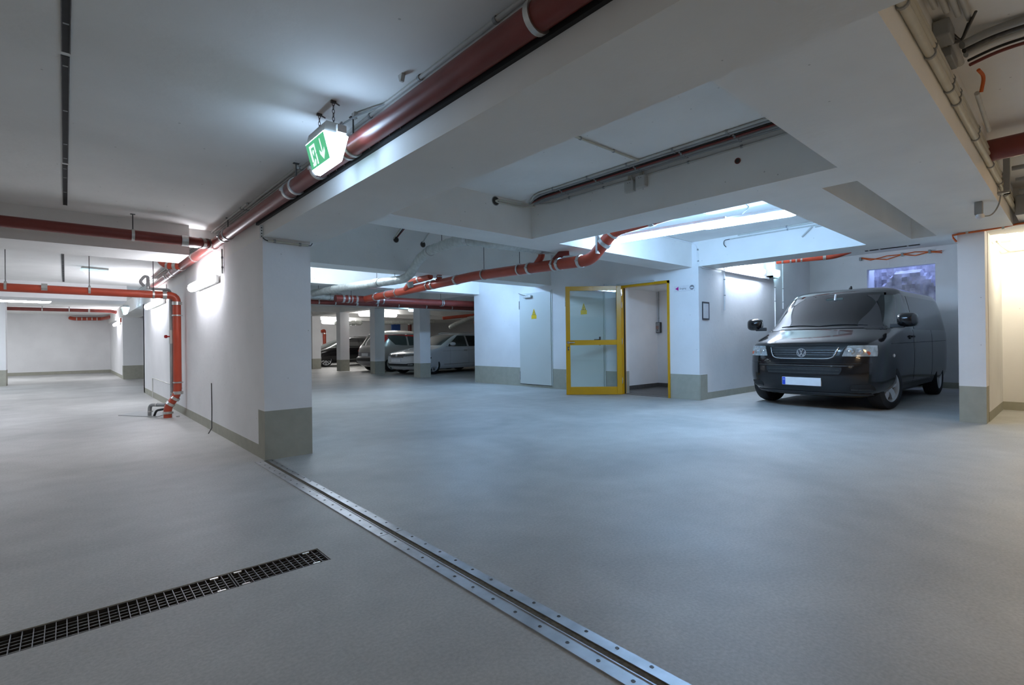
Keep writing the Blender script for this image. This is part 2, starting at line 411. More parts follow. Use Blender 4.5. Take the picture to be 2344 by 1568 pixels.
def grate(x0, x1, label):
    t = thing('drain_grate', label, 'drain grate', (x0, 2.54, -0.03), group='grates of the floor drain')
    y0, y1 = 2.456, 2.630
    f = bx(x0, x1, y0, y0 + 0.004, -0.035, -0.002).box(x0, x1, y1 - 0.004, y1, -0.035, -0.002)
    f.box(x0, x0 + 0.004, y0, y1, -0.035, -0.002).box(x1 - 0.004, x1, y0, y1, -0.035, -0.002)
    f.build('grate_frame', 'dsteel', t, smooth=False)
    n = max(2, round((x1 - x0) / 0.0315)); b = MB()
    for i in range(1, n):
        x = x0 + (x1 - x0) * i / n; b.box(x - 0.0013, x + 0.0013, y0 + 0.004, y1 - 0.004, -0.034, -0.003)
    b.build('bearing_bars', 'bars', t, smooth=False)
    c = MB()
    for k in range(1, 6):
        y = y0 + (y1 - y0) * k / 6; c.box(x0 + 0.004, x1 - 0.004, y - 0.0035, y + 0.0035, -0.032, -0.010)
    c.build('cross_bars', 'dsteel', t, smooth=False)
    for (px, py) in ((x0 + 0.03, y0 + 0.012), (x0 + 0.03, y1 - 0.012), (x1 - 0.06, y0 + 0.012), (x1 - 0.06, y1 - 0.012)):
        bx(px - 0.016, px + 0.016, py - 0.006, py + 0.006, -0.008, -0.001).build('clip', 'steel', t, smooth=False)
grate(0.562, 0.963, 'short end grate of the floor drain by the joint profile')
grate(-0.44, 0.556, 'long middle grate of the floor drain')
grate(-1.44, -0.446, 'long grate of the floor drain beyond the middle one')

p = thing('cover_plate', 'thin steel cover plate on the floor beside the upright red pipe', 'floor plate', (0.9, 9.75, 0))
m = MB(); vs = [(0.60, 9.86), (0.86, 10.22), (1.28, 9.62), (1.02, 9.22)]
m.prism(vs, lambda a, b, d: (a, b, d), 0.008); m.build('plate', 'grey', p, smooth=False)
bx(1.235, 1.275, 9.0, 9.06, 0.0, 0.02).build('bracket', 'steel', p, smooth=False)
# thin rod leaning on the wall
tag(MB().tube([(1.28, 6.98, 0.004), (1.325, 7.03, 0.06), (1.34, 7.09, 0.30), (1.34, 7.1, 0.60)], 0.006, 8).build('thin_rod', 'dsteel'), 'thin dark rod leaning against the white wall near the wall end', 'rod')
w = thing('surface_trunking', 'thin surface trunking low on the white wall beyond the upright red pipe', 'trunking', (1.35, 12.8, 0))
bx(1.345, 1.36, 9.3, 12.85, 0.40, 0.412).build('trunking', 'lgrey', w); bx(1.345, 1.36, 12.82, 12.86, 0.0, 0.40).build('trunking_drop', 'lgrey', w)

# ------------------------------------------------------------------ ceiling channels
def channel(y0, y1, x, label):
    t = thing('anchor_channel', label, 'ceiling channel', (x, y0, 2.4), group='anchor channels cast in the ceiling')
    m = bx(x - 0.016, x - 0.0125, y0, y1, 2.396, 2.4).box(x + 0.0125, x + 0.016, y0, y1, 2.394, 2.4)
    m.build('channel_lips', 'dsteel', t, smooth=False)
    bx(x - 0.013, x + 0.013, y0, y1, 2.3965, 2.4).build('slot', 'black', t, smooth=False)
    y = y0 + 0.10
    s = MB()
    while y < y1 - 0.05:
        s.box(x - 0.010, x + 0.010, y, y + random.uniform(0.006, 0.02), 2.3955, 2.398); y += random.uniform(0.25, 0.7)
    s.build('foam_filler', 'grey', t, smooth=False)
channel(-0.2, 3.06, 0.012, 'dark slotted ceiling channel entering at the top edge of the view')
channel(3.10, 4.90, 0.010, 'dark slotted ceiling channel between the other two lengths')
channel(4.95, 6.34, 0.008, 'dark slotted ceiling channel ending at the white cross beam')
channel(9.6, 13.7, -0.02, 'dark slotted ceiling channel between the two white cross beams')

# ------------------------------------------------------------------ exit signs
def exit_sign(y0, X, ztop, label, L=0.275, chains=True):
    t = thing('exit_sign', label, 'exit sign', (X, y0 + L / 2, ztop), group=None)
    prof = [(-0.07, 0.0), (0.07, 0.0), (0.066, -0.04), (0.05, -0.10), (0.028, -0.148), (0.012, -0.163), (-0.012, -0.163), (-0.028, -0.148), (-0.05, -0.10), (-0.066, -0.04)]
    # straight flanks so that the pictogram panels lie flat on them
    prof = [(-0.07, 0.0), (0.07, 0.0), (0.031, -0.146), (0.014, -0.162), (-0.014, -0.162), (-0.031, -0.146)]
    MB().prism(prof, lambda a, b, d: (X + a, y0 + d, ztop + b), L).build('light_body', 'signw', t, smooth=False, bevel=0.003)
    h = MB().prism([(-0.066, 0.0), (0.066, 0.0), (0.052, 0.058), (-0.052, 0.058)], lambda a, b, d: (X + a, y0 + 0.004 + d, ztop + b), L - 0.008)
    h.box(X + 0.0, X + 0.05, y0 - 0.02, y0 + 0.01, ztop + 0.005, ztop + 0.045)
    h.build('housing', 'lgrey', t, smooth=False)
    a0, a1 = Vector((-0.07, 0, 0.0)), Vector((-0.031, 0, -0.146))
    dn = (a1 - a0).normalized()
    for sgn in (-1, 1):
        nrm = Vector((-dn.z * -1, 0, 0))
        nv = Vector((dn.z, 0, -dn.x)).normalized()
        if sgn > 0: nv = Vector((-nv.x, 0, nv.z))
        def P(u, v, d, sgn=sgn, nv=nv):
            # u from 0 (reader's left) to 1, v from 0 (top) to 1
            q = a0 + (a1 - a0) * (0.035 + 0.93 * v)
            q = Vector((q.x if sgn < 0 else -q.x, 0, q.z))
            uu = 0.02 + 0.96 * u
            y = y0 + L * (1 - uu) if sgn < 0 else y0 + L * uu
            r = q + nv * d
            return (X + r.x, y, ztop + r.z)
        MB().prism([(0, 0), (1, 0), (1, 1), (0, 1)], lambda a, b, d: P(a, b, 0.0008 + d), 0.0012).build('green_panel', 'green', t, smooth=False)
        pic = MB()
        # white doorway with the running figure cut out in green, arrow pointing down
        door = [(0.14, 0.14), (0.44, 0.14), (0.44, 0.46), (0.385, 0.52), (0.385, 0.24), (0.22, 0.24), (0.22, 0.80), (0.14, 0.74)]
        pic.prism(door, lambda a, b, d: P(a, b, 0.002 + d), 0.0008)
        pic.prism([(0.14, 0.80), (0.24, 0.80), (0.30, 0.66), (0.34, 0.74), (0.29, 0.92), (0.14, 0.92)], lambda a, b, d: P(a, b, 0.002 + d), 0.0008)
        pic.prism([(0.385, 0.56), (0.44, 0.53), (0.44, 0.92), (0.37, 0.92), (0.385, 0.78)], lambda a, b, d: P(a, b, 0.002 + d), 0.0008)
        pic.prism([(0.245, 0.40), (0.30, 0.33), (0.345, 0.36), (0.29, 0.56)], lambda a, b, d: P(a, b, 0.002 + d), 0.0008)
        ar = [(0.715, 0.12), (0.755, 0.12), (0.755, 0.66), (0.86, 0.50), (0.86, 0.66), (0.735, 0.90), (0.61, 0.66), (0.61, 0.50), (0.715, 0.66)]
        pic.prism(ar, lambda a, b, d: P(a, b, 0.002 + d), 0.0008)
        pic.build('pictogram', 'signp', t, smooth=False)
    if chains:
        for yy in (y0 + 0.035, y0 + L - 0.035):
            c = MB(); z = ztop + 0.058; k = 0
            while z < 2.385:
                ax = (1, 0, 0) if k % 2 else (0, 1, 0)
                loop = []
                for j in range(12):
                    a = 2 * PI * j / 12
                    s_, h_ = 0.006 * math.cos(a), 0.013 * math.sin(a)
                    loop.append(Vector((X + ax[0] * s_, yy + ax[1] * s_, z + 0.011 + h_)))
                rr = []
                for j in range(12):
                    tt = (loop[(j + 1) % 12] - loop[j - 1]).normalized(); nn = Vector((ax[1], ax[0], 0)); bb = tt.cross(nn)
                    rr.append([loop[j] + 0.0019 * (math.cos(q) * nn + math.sin(q) * bb) for q in (0, PI / 2, PI, 3 * PI / 2)])
                c.rings(rr, closed=True); z += 0.021; k += 1
            c.build('chain', 'dsteel', t)
            MB().box(X - 0.014, X + 0.014, yy - 0.008, yy + 0.008, 2.388, 2.4).cyl((X + 0.01, yy, 2.392), (X + 0.035, yy, 2.384), 0.004, 8).build('hook', 'dsteel', t)
exit_sign(2.70, 1.12, 2.21, 'glowing green and white exit sign hanging on chains beside the long red pipe')
exit_sign(15.3, 1.10, 2.02, 'small far exit sign seen end-on as a bright wedge by the passage', L=0.33, chains=False)

# ------------------------------------------------------------------ pipes
def pipe(name, label, cat, path, r, mat, couplings=(), hangers=(), group=None, rad=0.12, n=18, caps=()):
    """couplings: (point, axis[, width]); hangers: (point, axis, top z)"""
    t = thing(name, label, cat, tuple(path[0]), group=group)
    MB().tube(fillet(path, rad), r, n).build('pipe', mat, t)
    for c in couplings:
        wd = c[2] if len(c) > 2 else 0.045
        m = MB().ring(c[0], c[1], r * 1.13, r * 0.98, wd)
        a = Vector(c[1]).normalized(); u = a.cross(Vector((0, 0, 1)));
        if u.length < 0.1: u = Vector((-1, 0.3, 0))
        u.normalize(); q = Vector(c[0]) - u * r * 1.15
        m.obox(q, a * wd * 0.45, Vector((0, 0, 1)) * 0.010 if abs(a.z) < 0.7 else u.cross(a) * 0.010, u * 0.010)
        m.build('coupling', 'steel', t)
    for h in hangers:
        p = Vector(h[0]); ring_c = MB().ring(p, h[1], r * 1.16, r * 1.0, 0.025)
        ring_c.build('pipe_clamp', 'steel', t)
        z = h[2]
        MB().cyl((p.x, p.y, p.z + r * 1.1), (p.x, p.y, z), 0.005, 8).box(p.x - 0.02, p.x + 0.02, p.y - 0.012, p.y + 0.012, z - 0.006, z).build('hanger_rod', 'dsteel', t)
    return t
Yv, Xv, Zv = (0, 1, 0), (1, 0, 0), (0, 0, 1)
mx, mz = 1.29, 2.23
pipe('drain_pipe', 'long dull red drain pipe under the low ceiling beside the deep beam', 'drain pipe', [(mx, -1.5, mz), (mx, 12.0, mz)], 0.055, 'red',
     [((mx, 2.93, mz), Yv, 0.02), ((mx, 3.40, mz), Yv, 0.03), ((mx, 4.0, mz), Yv, 0.03), ((mx, 6.12, mz), Yv, 0.035), ((mx, 6.66, mz), Yv, 0.07), ((mx, 7.75, mz), Yv, 0.035), ((mx, 8.80, mz), Yv, 0.05), ((mx, 9.5, mz), Yv, 0.05), ((mx, 10.1, mz), Yv, 0.03)],
     [((mx, y, mz), Yv, 2.4) for y in (1.3, 2.86, 3.85, 5.95, 9.9)])
# black strip painted in for the shade between pipe and beam
t = thing('gap_shade', 'black strip painted for the shade between the long red pipe and the deep beam', 'shade strip', (1.34, 0, 2.19))
bx(1.338, 1.36, -1.5, 5.1, 2.175, 2.285).build('shade_strip', 'black', t, smooth=False)
for i in range(9):
    y = 2.35 + i * 0.12
    MB().tube([(1.337, y, 2.28), (1.334, y + 0.02, 2.24), (1.336, y + 0.035, 2.19)], 0.0022, 6).build('cable_tie', 'lgrey', t)
pipe('drain_pipe', 'dark red cross pipe in front of the white cross beam', 'drain pipe', [(-4.5, 6.36, 2.19), (0.98, 6.36, 2.185), (1.20, 6.50, 2.20), (mx, 6.66, mz)], 0.052, 'red',
     [((0.965, 6.36, 2.185), Xv, 0.06), ((1.14, 6.46, 2.196), (0.22, 0.14, 0.015), 0.04), ((1.2, 6.51, 2.205), (0.2, 0.2, 0.03), 0.03)], [((0.52, 6.36, 2.185), Xv, 2.4), ((-1.2, 6.36, 2.187), Xv, 2.4)], rad=0.1)
pipe('drain_pipe', 'short bright red bend dropping from the ceiling into the long red pipe', 'drain pipe', [(1.06, 9.05, 2.40), (1.06, 8.95, 2.30), (1.12, 8.85, 2.235), (mx, 8.72, mz)], 0.05, 'redn',
     [((1.13, 8.84, 2.233), (0.2, -0.15, -0.02), 0.03), ((1.21, 8.78, 2.23), (0.2, -0.15, 0), 0.045)], rad=0.1)
pipe('drain_pipe', 'red cross pipe turning down the wall into the floor', 'drain pipe', [(-5, 8.97, 1.845), (1.25, 8.97, 1.815), (1.25, 8.97, 0.34), (1.13, 9.02, 0.16), (1.13, 9.02, 0.0)], 0.054, 'redn',
     [((-0.2, 8.97, 1.836), Xv, 0.06), ((1.10, 8.97, 1.818), Xv, 0.05), ((1.25, 8.97, 1.70), Zv, 0.05), ((1.25, 8.97, 1.52), Zv, 0.02), ((1.25, 8.97, 0.52), Zv, 0.02), ((1.25, 8.97, 0.365), Zv, 0.045), ((1.222, 8.982, 0.285), (0.12, -0.05, 0.18), 0.04), ((1.165, 9.005, 0.205), (0.12, -0.05, 0.18), 0.04), ((1.13, 9.02, 0.075), Zv, 0.035)],
     [((0.25, 8.97, 1.834), Xv, 2.4), ((-0.56, 8.97, 1.838), Xv, 2.4), ((0.965, 8.97, 1.82), Xv, 2.4)], rad=0.10)
pipe('drain_pipe', 'thin dark red cross pipe in front of the end wall, above the pier', 'drain pipe', [(-6, 22, 2.285), (1.15, 22, 2.30), (1.3, 21.9, 2.26)], 0.055, 'red',
     [((0.6, 22, 2.30), Xv, 0.05)], [((-0.55, 22, 2.29), Xv, 2.4), ((0.1, 22, 2.295), Xv, 2.4), ((-1.5, 22, 2.29), Xv, 2.4)])
pipe('drain_pipe', 'short red pipe with clamps high on the end wall', 'drain pipe', [(0.15, 27.35, 2.28), (0.28, 27.2, 2.24), (1.15, 27.2, 2.26), (1.4, 26.0, 2.30)], 0.07, 'redn',
     [((0.35 + i * 0.16, 27.2, 2.25), Xv, 0.03) for i in range(5)])
# small grey waste pipe with trap beside the down pipe
t = pipe('waste_pipe', 'thin grey waste pipe with a red valve beside the upright red pipe', 'waste pipe', [(0.93, 9.0, 1.905), (1.155, 9.0, 1.90), (1.185, 9.04, 1.86), (1.185, 9.04, 0.30)], 0.02, 'grey', [((1.185, 9.04, 1.79), Zv, 0.03), ((1.185, 9.04, 0.36), Zv, 0.02)], rad=0.06)
MB().cyl((1.185, 9.04, 1.10), (1.185, 9.04, 1.30), 0.027, 14).build('valve_body', 'lgrey', t)
MB().cyl((1.165, 9.03, 1.205), (1.125, 9.01, 1.205), 0.010, 10).cyl((1.125, 9.01, 1.205), (1.105, 9.0, 1.205), 0.024, 12).build('valve_handle', 'redlens', t)
t = pipe('trap_pipe', 'grey looped pipe trap standing on the red cross pipe', 'pipe trap', [(0.91, 9.05, 1.90), (0.91, 9.05, 2.08), (0.87, 9.05, 2.085), (0.825, 9.06, 2.02), (0.825, 9.06, 1.99), (0.865, 9.05, 1.94)], 0.02, 'grey', [((0.91, 9.05, 1.92), Zv, 0.03)], rad=0.05)
pipe('waste_pipe', 'grey elbow pipe rising from the floor at the foot of the upright red pipe', 'waste pipe', [(0.955, 9.45, 0.0), (0.955, 9.45, 0.17), (1.12, 9.10, 0.185)], 0.026, 'grey', [((0.955, 9.45, 0.07), Zv, 0.02), ((1.03, 9.28, 0.178), (0.3, -0.5, 0), 0.02)], rad=0.08)
tag(MB().tube(fillet([(1.0, 9.35, 0.005), (1.02, 9.30, 0.09), (1.12, 9.08, 0.13)], 0.1), 0.016, 10).build('drain_hose', 'black'), 'black hose bending up from the floor at the upright red pipe', 'hose')

def conduit(name, label, cat, path, r, mat, clips=(), group=None, rad=0.03):
    t = thing(name, label, cat, tuple(path[0]), group=group)
    MB().tube(fillet(path, rad), r, 10).build('tube', mat, t)
    for c, a in clips:
        MB().ring(c, a, r * 1.35, r * 0.95, 0.018, 12).obox(Vector(c) + Vector((0, 0, r)), (0.009, 0, 0), (0, 0.009, 0), (0, 0, r * 0.7)).build('clip', 'grey', t)
    return t
for k, (x, z, y0, y1) in enumerate(((1.345, 2.387, -1.5, 15.0), (1.318, 2.387, 3.9, 15.0), (1.291, 2.387, 5.2, 15.0))):
    conduit('conduit', ['pale grey conduit in the corner of the low ceiling and the deep beam', 'pale grey conduit second from the deep beam', 'pale grey conduit third from the deep beam'][k], 'conduit', [(x, y0, z), (x, y1, z)], 0.011, 'lgrey', [((x, y, z), Yv) for y in (1.6, 2.2, 2.75, 3.9, 5.4, 8, 10) if y > y0], group='conduits under the low ceiling')
for k, yy in enumerate((2.25, 2.80)):
    s = thing('ceiling_clip', 'small white plastic clip on the low ceiling %s' % ['above the long red pipe', 'near the exit sign'][k], 'clip', (1.30, yy, 2.4), group='ceiling clips above the long red pipe')
    MB().prism([(-0.02, 0), (0.02, 0), (0.006, -0.035), (-0.006, -0.035)], lambda a, b, d: (1.262 + d, yy + a, 2.4 + b), 0.02).build('clip_body', 'lgrey', s, smooth=False)
tag(MB().tube(fillet([(1.14, 2.70, 2.262), (1.17, 2.74, 2.30), (1.22, 2.86, 2.335), (1.26, 2.80, 2.37), (1.34, 2.55, 2.385)], 0.05), 0.0045, 8).build('sign_cable', 'grey'), 'thin grey cable curling from the exit sign to the ceiling', 'cable')
# conduits on the wall end
t = thing('perforated_bracket', 'vertical perforated steel strip above the wall end', 'bracket', (1.35, 4.97, 2.05))
bx(1.335, 1.362, 4.955, 4.969, 2.035, 2.15).build('strip', 'steel', t, smooth=False)
for i in range(4): MB().cyl((1.348, 4.9545, 2.05 + i * 0.026), (1.348, 4.958, 2.05 + i * 0.026), 0.006, 8).build('slot', 'hole', t)
conduit('conduit', 'pale conduit along the top of the wall end with two clips', 'conduit', [(1.40, 4.955, 2.018), (1.765, 4.955, 2.012)], 0.010, 'cream', [((1.46, 4.955, 2.017), Xv), ((1.69, 4.955, 2.013), Xv)])
tag(MB().tube(fillet([(1.355, 4.95, 2.04), (1.375, 4.95, 2.02), (1.402, 4.955, 2.015)], 0.02), 0.005, 8).build('cable_end', 'dsteel'), 'short dark cable entering the conduit at the wall end', 'cable')
tag(MB().tube([(1.765, 4.955, 2.012), (1.79, 4.955, 2.016), (1.806, 4.955, 2.04)], 0.004, 8).build('cable_tail', 'dsteel'), 'short dark cable leaving the conduit at the outer edge of the wall end', 'cable')
conduit('conduit', 'pale vertical conduit dropping from the deep beam to the first wall lamp', 'conduit', [(1.347, 6.5, 2.16), (1.347, 6.5, 1.88)], 0.009, 'lgrey', [((1.347, 6.5, 2.06), Zv), ((1.347, 6.5, 1.95), Zv)])
conduit('conduit', 'pale vertical conduit dropping to the second wall lamp', 'conduit', [(1.347, 10.75, 2.16), (1.347, 10.75, 1.90)], 0.009, 'lgrey')
conduit('conduit', 'brownish vertical conduit dropping to the small lamp beyond the passage', 'conduit', [(1.40, 21.5, 2.25), (1.40, 21.5, 1.90)], 0.02, 'redn')

# ------------------------------------------------------------------ lamps
def lamp(label, p0, p1, up, mat='tube_w', r=0.055, back=None, group=None, body='lgrey', name='tube_lamp', bodyw=0.045):
    """a long luminaire: grey base body with end caps and a glowing cover; UP points to what carries it"""
    p0, p1, up = Vector(p0), Vector(p1), Vector(up).normalized()
    d = (p1 - p0).normalized(); L = (p1 - p0).length; s = d.cross(up).normalized(); c = (p0 + p1) / 2
    t = thing(name, label, 'lamp', tuple(c), group=group)
    n = 12
    def sec(k):
        return [s * (r * k * math.cos(2 * PI * j / n)) + up * (r * 0.8 * k * math.sin(2 * PI * j / n)) for j in range(n)]
    R = []
    for a, k in ((0, 0.25), (0.012, 0.62), (0.035, 0.9), (0.07, 1), (L - 0.07, 1), (L - 0.035, 0.9), (L - 0.012, 0.62), (L, 0.25)):
        R.append([p0 + d * a + q for q in sec(k)])
    MB().rings(R).build('diffuser', mat, t)
    MB().obox(c + up * (r * 0.8 + 0.012), d * (L / 2 - 0.02), s * bodyw, up * 0.018).build('lamp_body', body, t, smooth=False, bevel=0.006)
    if back:
        for f in (0.2, 0.8):
            q = p0 + d * L * f + up * (r * 0.8 + 0.03)
            MB().cyl(q, q + up * back, 0.006, 8).build('bracket', 'steel', t)
    return t
lamp('glowing tube lamp on the white wall close to the wall end', (1.265, 6.62, 1.835), (1.265, 7.95, 1.835), (1, 0, 0))
lamp('glowing tube lamp on the white wall behind the upright red pipe', (1.265, 10.85, 1.88), (1.265, 12.9, 1.88), (1, 0, 0))
lamp('small glowing lamp on the wall beyond the passage', (1.33, 21.6, 1.87), (1.33, 23.3, 1.87), (1, 0, 0))
lamp('long glowing ceiling tube above the aisle near the second white cross beam', (-2.2, 15.5, 2.12), (-0.23, 15.4, 2.12), (0, 0, 1), back=0.2, r=0.07)
t = lamp('bluish ribbed ceiling lamp with three bright spots over the aisle', (0.19, 10.95, 2.345), (0.575, 11.02, 2.345), (0, 0, 1), 'led_dim', r=0.035)
for i in range(3):
    MB().lathe((0.262 + i * 0.112, 10.965 + i * 0.02, 2.311), (0, 0, -1), [(0, 0.022), (0.012, 0.018), (0.018, 0.002)], 14).build('led_spot', 'led_b', t)
lamp('long glowing tube in the lit coffer, the length by the raised red bend', (5.78, 4.40, 2.465), (5.95, 2.80, 2.465), (0, 0, 1), 'tube_b', r=0.05, body='white')
lamp('long glowing tube in the lit coffer, the length over the wall corner', (5.96, 3.12, 2.465), (6.09, 2.08, 2.465), (0, 0, 1), 'tube_b', r=0.05, body='white')
lamp('glowing tube lamp high on the side wall of the van bay', (9.30, 4.385, 2.47), (10.92, 4.385, 2.47), (0, 1, 0), 'tube_bay', r=0.055)
t = thing('emergency_lamp', 'small blue-white box lamp on the van bay wall next to the tube lamp', 'lamp', (11.4, 4.4, 2.47))
bx(11.25, 11.6, 4.36, 4.48, 2.38, 2.42).box(11.25, 11.30, 4.36, 4.48, 2.38, 2.56).build('lamp_body', 'lgrey', t, smooth=False)
bx(11.30, 11.6, 4.33, 4.47, 2.42, 2.555).build('diffuser', 'led_b', t, bevel=0.02)
t = thing('lamp_rail', 'bright white rail under the tube lamp of the van bay', 'rail', (9.3, 4.44, 2.38))
bx(9.25, 11.25, 4.425, 4.47, 2.345, 2.385).build('rail', 'white', t, smooth=False)
lamp('round warm ceiling lamp in the cream lit corner', (9.38, 0.60, 2.33), (9.58, 0.34, 2.33), (0, 0, 1), 'tube_y', r=0.10, bodyw=0.08)
for k, (p0, p1) in enumerate((((9.0, 19.62, 2.30), (9.7, 19.62, 2.30)), ((9.95, 19.6, 2.30), (10.7, 19.6, 2.30)))):
    lamp('glowing ceiling lamp %s' % ['behind the third slim column, over the silver people carrier', 'over the roof of the silver people carrier'][k], p0, p1, (0, 0, 1), 'tube_far', r=0.1)
lamp('small bluish lamp over the white estate car beside a slim column', (9.45, 16.4, 2.30), (9.78, 16.4, 2.30), (0, 0, 1), 'led_b', r=0.06)
lamp('wide double tube lamp on the far ceiling above the black car', (9.8, 26.0 - 0.3, 2.25), (11.3, 25.7, 2.25), (0, 0, 1), 'tube_far', r=0.14)
lamp('glowing lamp on the far ceiling beside the white wall end', (8.4, 24.6, 2.25), (8.9, 24.6, 2.25), (0, 0, 1), 'tube_far', r=0.1)
lamp('tube lamp hidden between the beams above the silver wrapped pipe', (3.2, 9.3, 2.62), (4.6, 9.3, 2.62), (0, 0, 1), 'tube_hid', r=0.05, back=0.1)
lamp('tube lamp hidden between the beams close to the white door', (6.4, 9.3, 2.62), (7.6, 9.3, 2.62), (0, 0, 1), 'tube_hid2', r=0.05, back=0.1)

# ------------------------------------------------------------------ pipes and cables of the parking side
PX_, PZ_ = 5.35, 2.20
t = pipe('drain_pipe', 'thick glossy red drain pipe with many clamps leading up into the lit coffer', 'drain pipe', [(PX_, 11.3, 2.13), (PX_, 7.0, 2.225), (PX_, 4.42, 2.165), (PX_, 4.02, 2.50), (PX_ - 0.05, 2.6, 2.58)], 0.08, 'redn',
     [((PX_, 10.75, 2.145), Yv, 0.05), ((PX_, 10.2, 2.155), Yv, 0.03), ((PX_, 9.75, 2.165), Yv, 0.04), ((PX_, 8.50, 2.195), Yv, 0.03), ((PX_, 8.33, 2.198), Yv, 0.05), ((PX_, 7.55, 2.213), Yv, 0.06), ((PX_, 5.62, 2.195), Yv, 0.05), ((PX_, 5.10, 2.183), Yv, 0.04), ((PX_, 5.0, 2.18), Yv, 0.05), ((PX_, 4.60, 2.17), Yv, 0.05), ((PX_, 4.18, 2.36), (0, -0.4, 0.335), 0.05), ((PX_, 4.06, 2.46), (0, -0.4, 0.335), 0.03), ((PX_ - 0.02, 3.45, 2.53), (0, -1, 0.06), 0.06)],
     [((PX_, 6.75, 2.222), Yv, 2.85), ((PX_, 5.85, 2.203), Yv, 2.8)], rad=0.12, n=24)
m = MB().tube(fillet([(PX_, 5.52, 2.19), (PX_, 5.36, 2.34), (PX_, 5.36, 2.42)], 0.05), 0.05, 16).cyl((PX_, 5.36, 2.40), (PX_, 5.36, 2.47), 0.034, 14); m.build('branch', 'redn', t)
MB().ring((PX_, 5.36, 2.41), Zv, 0.056, 0.048, 0.03).build('coupling', 'steel', t)
MB().tube([(PX_, 5.15, 2.20), (PX_ + 0.03, 4.98, 2.34), (PX_ + 0.1, 4.9, 2.35)], 0.05, 14).build('branch', 'red', t)
MB().tube(fillet([(PX_ - 0.05, 9.3, 2.20), (PX_ - 0.15, 8.9, 2.30), (PX_ - 0.15, 8.2, 2.33)], 0.1), 0.06, 14).build('branch', 'redn', t)
MB().ring((PX_ - 0.12, 9.0, 2.275), (-0.1, -0.4, 0.1), 0.068, 0.058, 0.05).ring((PX_ - 0.15, 8.6, 2.32), Yv, 0.068, 0.058, 0.05).build('coupling', 'steel', t)
MB().lathe((PX_ + 0.0, 8.12, 2.20), Zv, [(0.06, 0.075), (0.085, 0.075), (0.09, 0.05), (0.2, 0.05), (0.205, 0.02)], 20).build('inspection_cap', 'redn', t)
MB().ring((PX_, 8.12, 2.33), Zv, 0.058, 0.048, 0.03).ring((PX_, 8.12, 2.39), Zv, 0.058, 0.048, 0.03).build('coupling', 'chrome', t)
# strut that carries the raised bend
t = thing('pipe_strut', 'perforated steel strut holding the raised red bend under the beam', 'strut', (5.30, 4.25, 2.3))
bx(5.285, 5.315, 4.235, 4.265, 2.22, 2.80).box(5.262, 5.27, 4.235, 4.265, 2.22, 2.80).build('strut', 'steel', t, smooth=False)
MB().tube([(5.28, 4.25, 2.25), (5.3, 4.3, 2.27), (5.35, 4.36, 2.26)], 0.012, 8).build('brace', 'dsteel', t)
pipe('drain_pipe', 'thick dark red pipe crossing towards the door wall, upper of two', 'drain pipe', [(4.62, 11.30, 2.115), (8.9, 11.35, 2.155)], 0.085, 'red',
     [((4.80, 11.3, 2.117), Xv, 0.05), ((4.92, 11.3, 2.118), Xv, 0.04), ((5.12, 11.3, 2.12), Xv, 0.05), ((5.65, 11.31, 2.125), Xv, 0.06), ((5.80, 11.31, 2.127), Xv, 0.03), ((7.55, 11.33, 2.142), Xv, 0.03)],
     [((5.0, 11.3, 2.119), Xv, 2.8), ((7.5, 11.33, 2.142), Xv, 2.8)], n=24)
pipe('drain_pipe', 'slim dark red pipe crossing towards the door wall, lower of two', 'drain pipe', [(1.95, 12.0, 2.07), (9.4, 12.0, 2.085)], 0.055, 'red',
     [((4.9, 12, 2.076), Xv, 0.03), ((5.45, 12, 2.077), Xv, 0.05), ((6.0, 12, 2.078), Xv, 0.03), ((7.45, 12, 2.081), Xv, 0.03), ((8.3, 12, 2.082), Xv, 0.03)],
     [((4.5, 12, 2.075), Xv, 2.8), ((6.6, 12, 2.079), Xv, 2.8)])
# wrapped pipe
def lagged(label, path, r, rad, mat='foil'):
    t = thing('wrapped_pipe', label, 'insulated pipe', tuple(path[0]))
    P = fillet(path, rad, 6); Q = []
    for i in range(len(P) - 1):
        d = (P[i + 1] - P[i]); k = max(1, int(d.length / 0.06))
        Q += [P[i] + d * j / k for j in range(k)]
    Q.append(P[-1]); n = len(Q); rnd = random.Random(3)
    rr = [r * (1 + 0.07 * math.sin(i * 1.3) * rnd.random() + rnd.uniform(-0.04, 0.04)) for i in range(n)]
    rr[0] = r * 0.6; rr[-1] = r * 0.6
    MB().tube(Q, r, 16, rr).build('foil_jacket', mat, t, sharp=60)
    for f in (0.12, 0.3, 0.5, 0.68, 0.85):
        i = int(f * (n - 2)); dirv = Q[i + 1] - Q[i]
        MB().ring(Q[i], dirv, r * 1.10, r * 0.95, 0.05, 18).build('tape_band', 'steel', t)
    return t
t = lagged('bulky silver grey wrapped pipe stepping up towards the core holes', [(4.22, 11.62, 2.23), (4.35, 10.4, 2.25), (4.60, 8.0, 2.225), (4.50, 7.45, 2.49), (4.38, 6.9, 2.55), (3.98, 5.42, 2.44), (4.2, 5.24, 2.40), (6.6, 5.24, 2.46)], 0.078, 0.25)
for (x, y, z) in ((4.5, 9.0, 2.31), (4.56, 8.4, 2.31), (4.2, 6.3, 2.6)):
    MB().cyl((x, y, z - 0.03), (x, y, 3.15), 0.005, 8).build('hanger_rod', 'dsteel', t)
MB().cyl((4.60, 7.93, 2.16), (4.62, 7.93, 2.06), 0.06, 14, 0.045).build('wrapped_branch', 'foil', t)
lagged('short bulky silver wrapped pipe lying behind the red pipe end cap', [(3.55, 11.75, 2.22), (5.0, 11.75, 2.20)], 0.085, 0.1)
